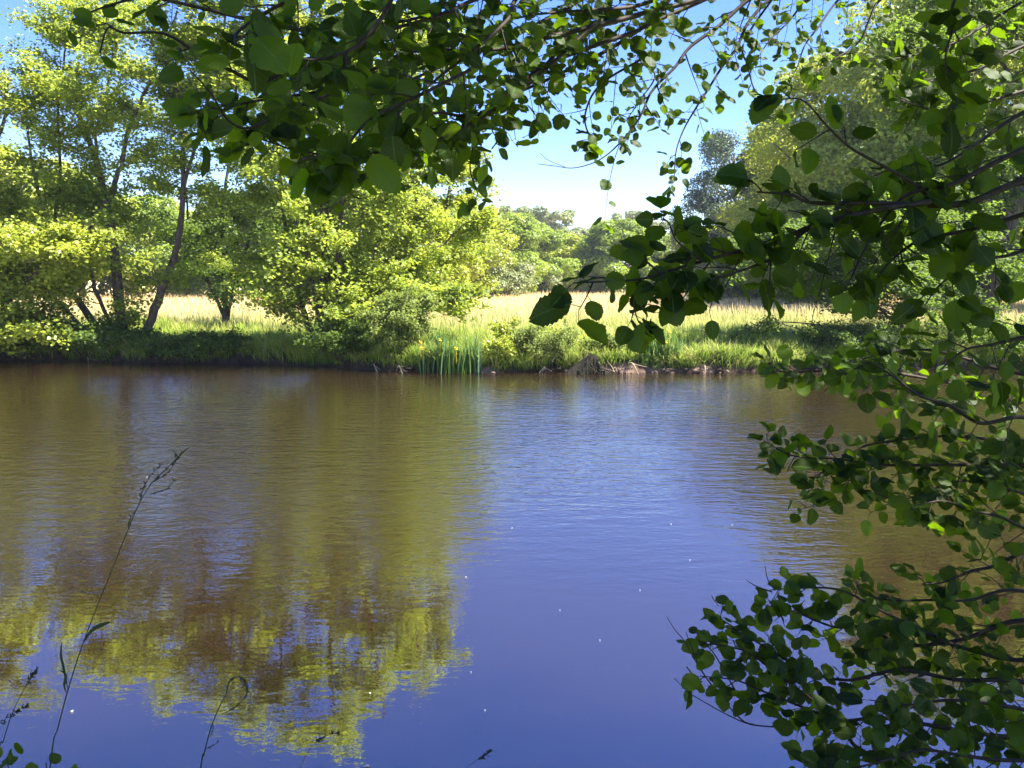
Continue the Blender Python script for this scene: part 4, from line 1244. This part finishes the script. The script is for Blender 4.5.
stalk("grass_stalk", "tallest thin grass stalk slanting up across the water with a feathery tip", [(50, 768), (58, 728), (68, 690), (80, 652), (95, 612), (112, 570), (128, 530), (140, 502), (152, 483), (168, 467), (186, 450)], 1.15, 0.0011,
      heads=[([(140, 502), (143, 490), (150, 476), (160, 466)], 0, 20, 0.006), ([(150, 484), (160, 478), (168, 472), (175, 463), (176, 452)], 0, 14, 0.0055), ([(152, 483), (165, 470), (178, 458), (186, 449)], 0, 30, 0.006), ([(150, 494), (160, 491), (168, 488), (174, 480)], 0, 10, 0.0055), ([(128, 530), (130, 520), (134, 512)], 0, 9, 0.006)],
      blades_=[[(67, 694), (64, 686), (66, 676), (63, 672), (58, 670)], [(84, 642), (92, 630), (104, 624), (112, 622)], [(68, 690), (64, 670), (61, 655), (62, 640)]])
stalk("curled_grass_stalk", "thin grass stalk whose tip curls back into a loop", [(200, 775), (204, 755), (208, 738), (213, 722), (220, 706), (226, 694), (229, 682), (233, 678), (239, 677), (245, 680), (248, 687), (246, 696), (240, 703), (232, 709), (222, 714)], 1.3, 0.0013,
      heads=[([(229, 684), (233, 678), (239, 677), (244, 680), (247, 688), (245, 697), (240, 703), (230, 710)], 0, 44, 0.005), ([(205, 750), (211, 746), (219, 742)], 0, 8, 0.005), ([(213, 722), (213, 729), (211, 735)], 0, 6, 0.005)])
stalk("grass_stalk", "slim grass stalk in the lower left corner with two feathery seed heads", [(-4, 765), (3, 742), (9, 722), (15, 707), (22, 693), (30, 680), (36, 671)], 1.25, 0.0010,
      heads=[([(26, 684), (32, 676), (38, 668)], 0, 26, 0.008), ([(9, 720), (14, 714), (20, 709), (27, 706)], 0, 30, 0.007), ([(3, 726), (5, 720), (8, 715)], 0, 10, 0.007)])
stalk("grass_stalk", "short grass stalk with a drooping feathery head below the big reflection", [(290, 790), (300, 768), (308, 752), (316, 742), (324, 738)], 1.5, 0.0007,
      heads=[([(316, 742), (322, 738), (330, 734), (338, 733)], 0, 30, 0.008)])
stalk("grass_stalk", "small feathery grass head poking up at the bottom centre", [(455, 790), (466, 770), (474, 762), (480, 757)], 1.5, 0.0007,
      heads=[([(478, 760), (484, 756), (491, 750)], 0, 36, 0.008)])
rng = np.random.default_rng(9)
for (px, py, lab, n_) in ((8, 772, "small leafy weed in the bottom left corner", 10), (47, 778, "tiny green weed beside the foot of the tallest stalk", 5)):
    p = at(px, py, 1.4)
    b_ = np.array([p[0], p[1], float(gz(p[0], p[1]))])
    root = empty("leafy_weed", b_, lab, "weed")
    w_, lv = Acc(), Acc()
    tube(w_, spline([b_, (b_ + p) / 2 + [0.02, 0, 0], p + [0, 0, 0.03]], 8), np.linspace(0.003, 0.001, 8), 5)
    w_.build("stem", M['stalk'], root, origin=b_)
    C = p + rng.normal(size=(n_, 3)) * np.array([.025, .02, .018])
    big_leaves(lv, C, rng.normal(size=(n_, 3)) + np.array([0, -0.5, .8]), rng.normal(size=(n_, 3)) + np.array([0, 0, .6]), rng.uniform(.018, .034, n_), rng, rng.uniform(.2, .8, n_))
    lv.build("foliage", M['leaf_near'], root, origin=b_)

# floating petals
flo = [(366, 766, .020), (72, 711, .012), (370, 693, .011), (466, 577, .011), (512, 528, .010), (671, 524, .010), (732, 525, .010), (471, 672, .006), (485, 710, .006), (477, 730, .006), (147, 477, .012), (600, 640, .006), (560, 610, .005), (640, 590, .006), (690, 560, .006)]
proto_p = None
for (px, py, r_) in flo:
    c = on_plane(px, py, 0.004)
    if proto_p is None:
        an = np.linspace(0, 2 * math.pi, 9)[:-1]
        V_ = np.stack([np.cos(an) * (1 + .2 * np.sin(3 * an)), np.sin(an) * .6, .15 + 0 * an], -1)
        V_ = np.vstack([V_, [[0, 0, 0.05]], V_ * [0.9, 0.9, 0] + [0, 0, -0.1]])
        T_ = [[8, (i + 1) % 8, i] for i in range(8)]
        Q_ = [[i, (i + 1) % 8, 9 + (i + 1) % 8, 9 + i] for i in range(8)]
        acc = Acc(); acc.add(V_, np.array(Q_), np.array(T_))
        proto_p = mk_mesh("floating_petal", V_, [np.array(Q_), np.array(T_)], M['fluff'])
    o_ = link("floating_petal", proto_p, None, label="tiny pale petal floating on the open water", category="petal", group="pale petals floating on the pond")
    o_.location = c; o_.scale = (r_ * .7, r_ * .7, r_ * .7); o_.rotation_euler = (0, 0, px * 0.37)

# ------------------------------------------------------------------ haze
HAZE = 0.00035
m, n, l = new_mat("haze")
v = n.new("ShaderNodeVolumePrincipled")
v.inputs["Color"].default_value = (0.80, 0.90, 1.0, 1)
v.inputs["Density"].default_value = HAZE
v.inputs["Anisotropy"].default_value = 0.2
o = n.new("ShaderNodeOutputMaterial"); l.new(v.outputs[0], o.inputs["Volume"])
x0, x1, y0, y1, z0, z1 = -720, 720, -140, 920, -3, 34
BV = np.array([(x, y, z) for z in (z0, z1) for y in (y0, y1) for x in (x0, x1)], dtype=float)
BQ = np.array([[0, 2, 3, 1], [4, 5, 7, 6], [0, 1, 5, 4], [2, 6, 7, 3], [0, 4, 6, 2], [1, 3, 7, 5]])
if HAZE > 0:
    link("haze", mk_mesh("haze", BV, [BQ], m), kind="stuff", label="thin bright summer haze over the meadow", category="haze")
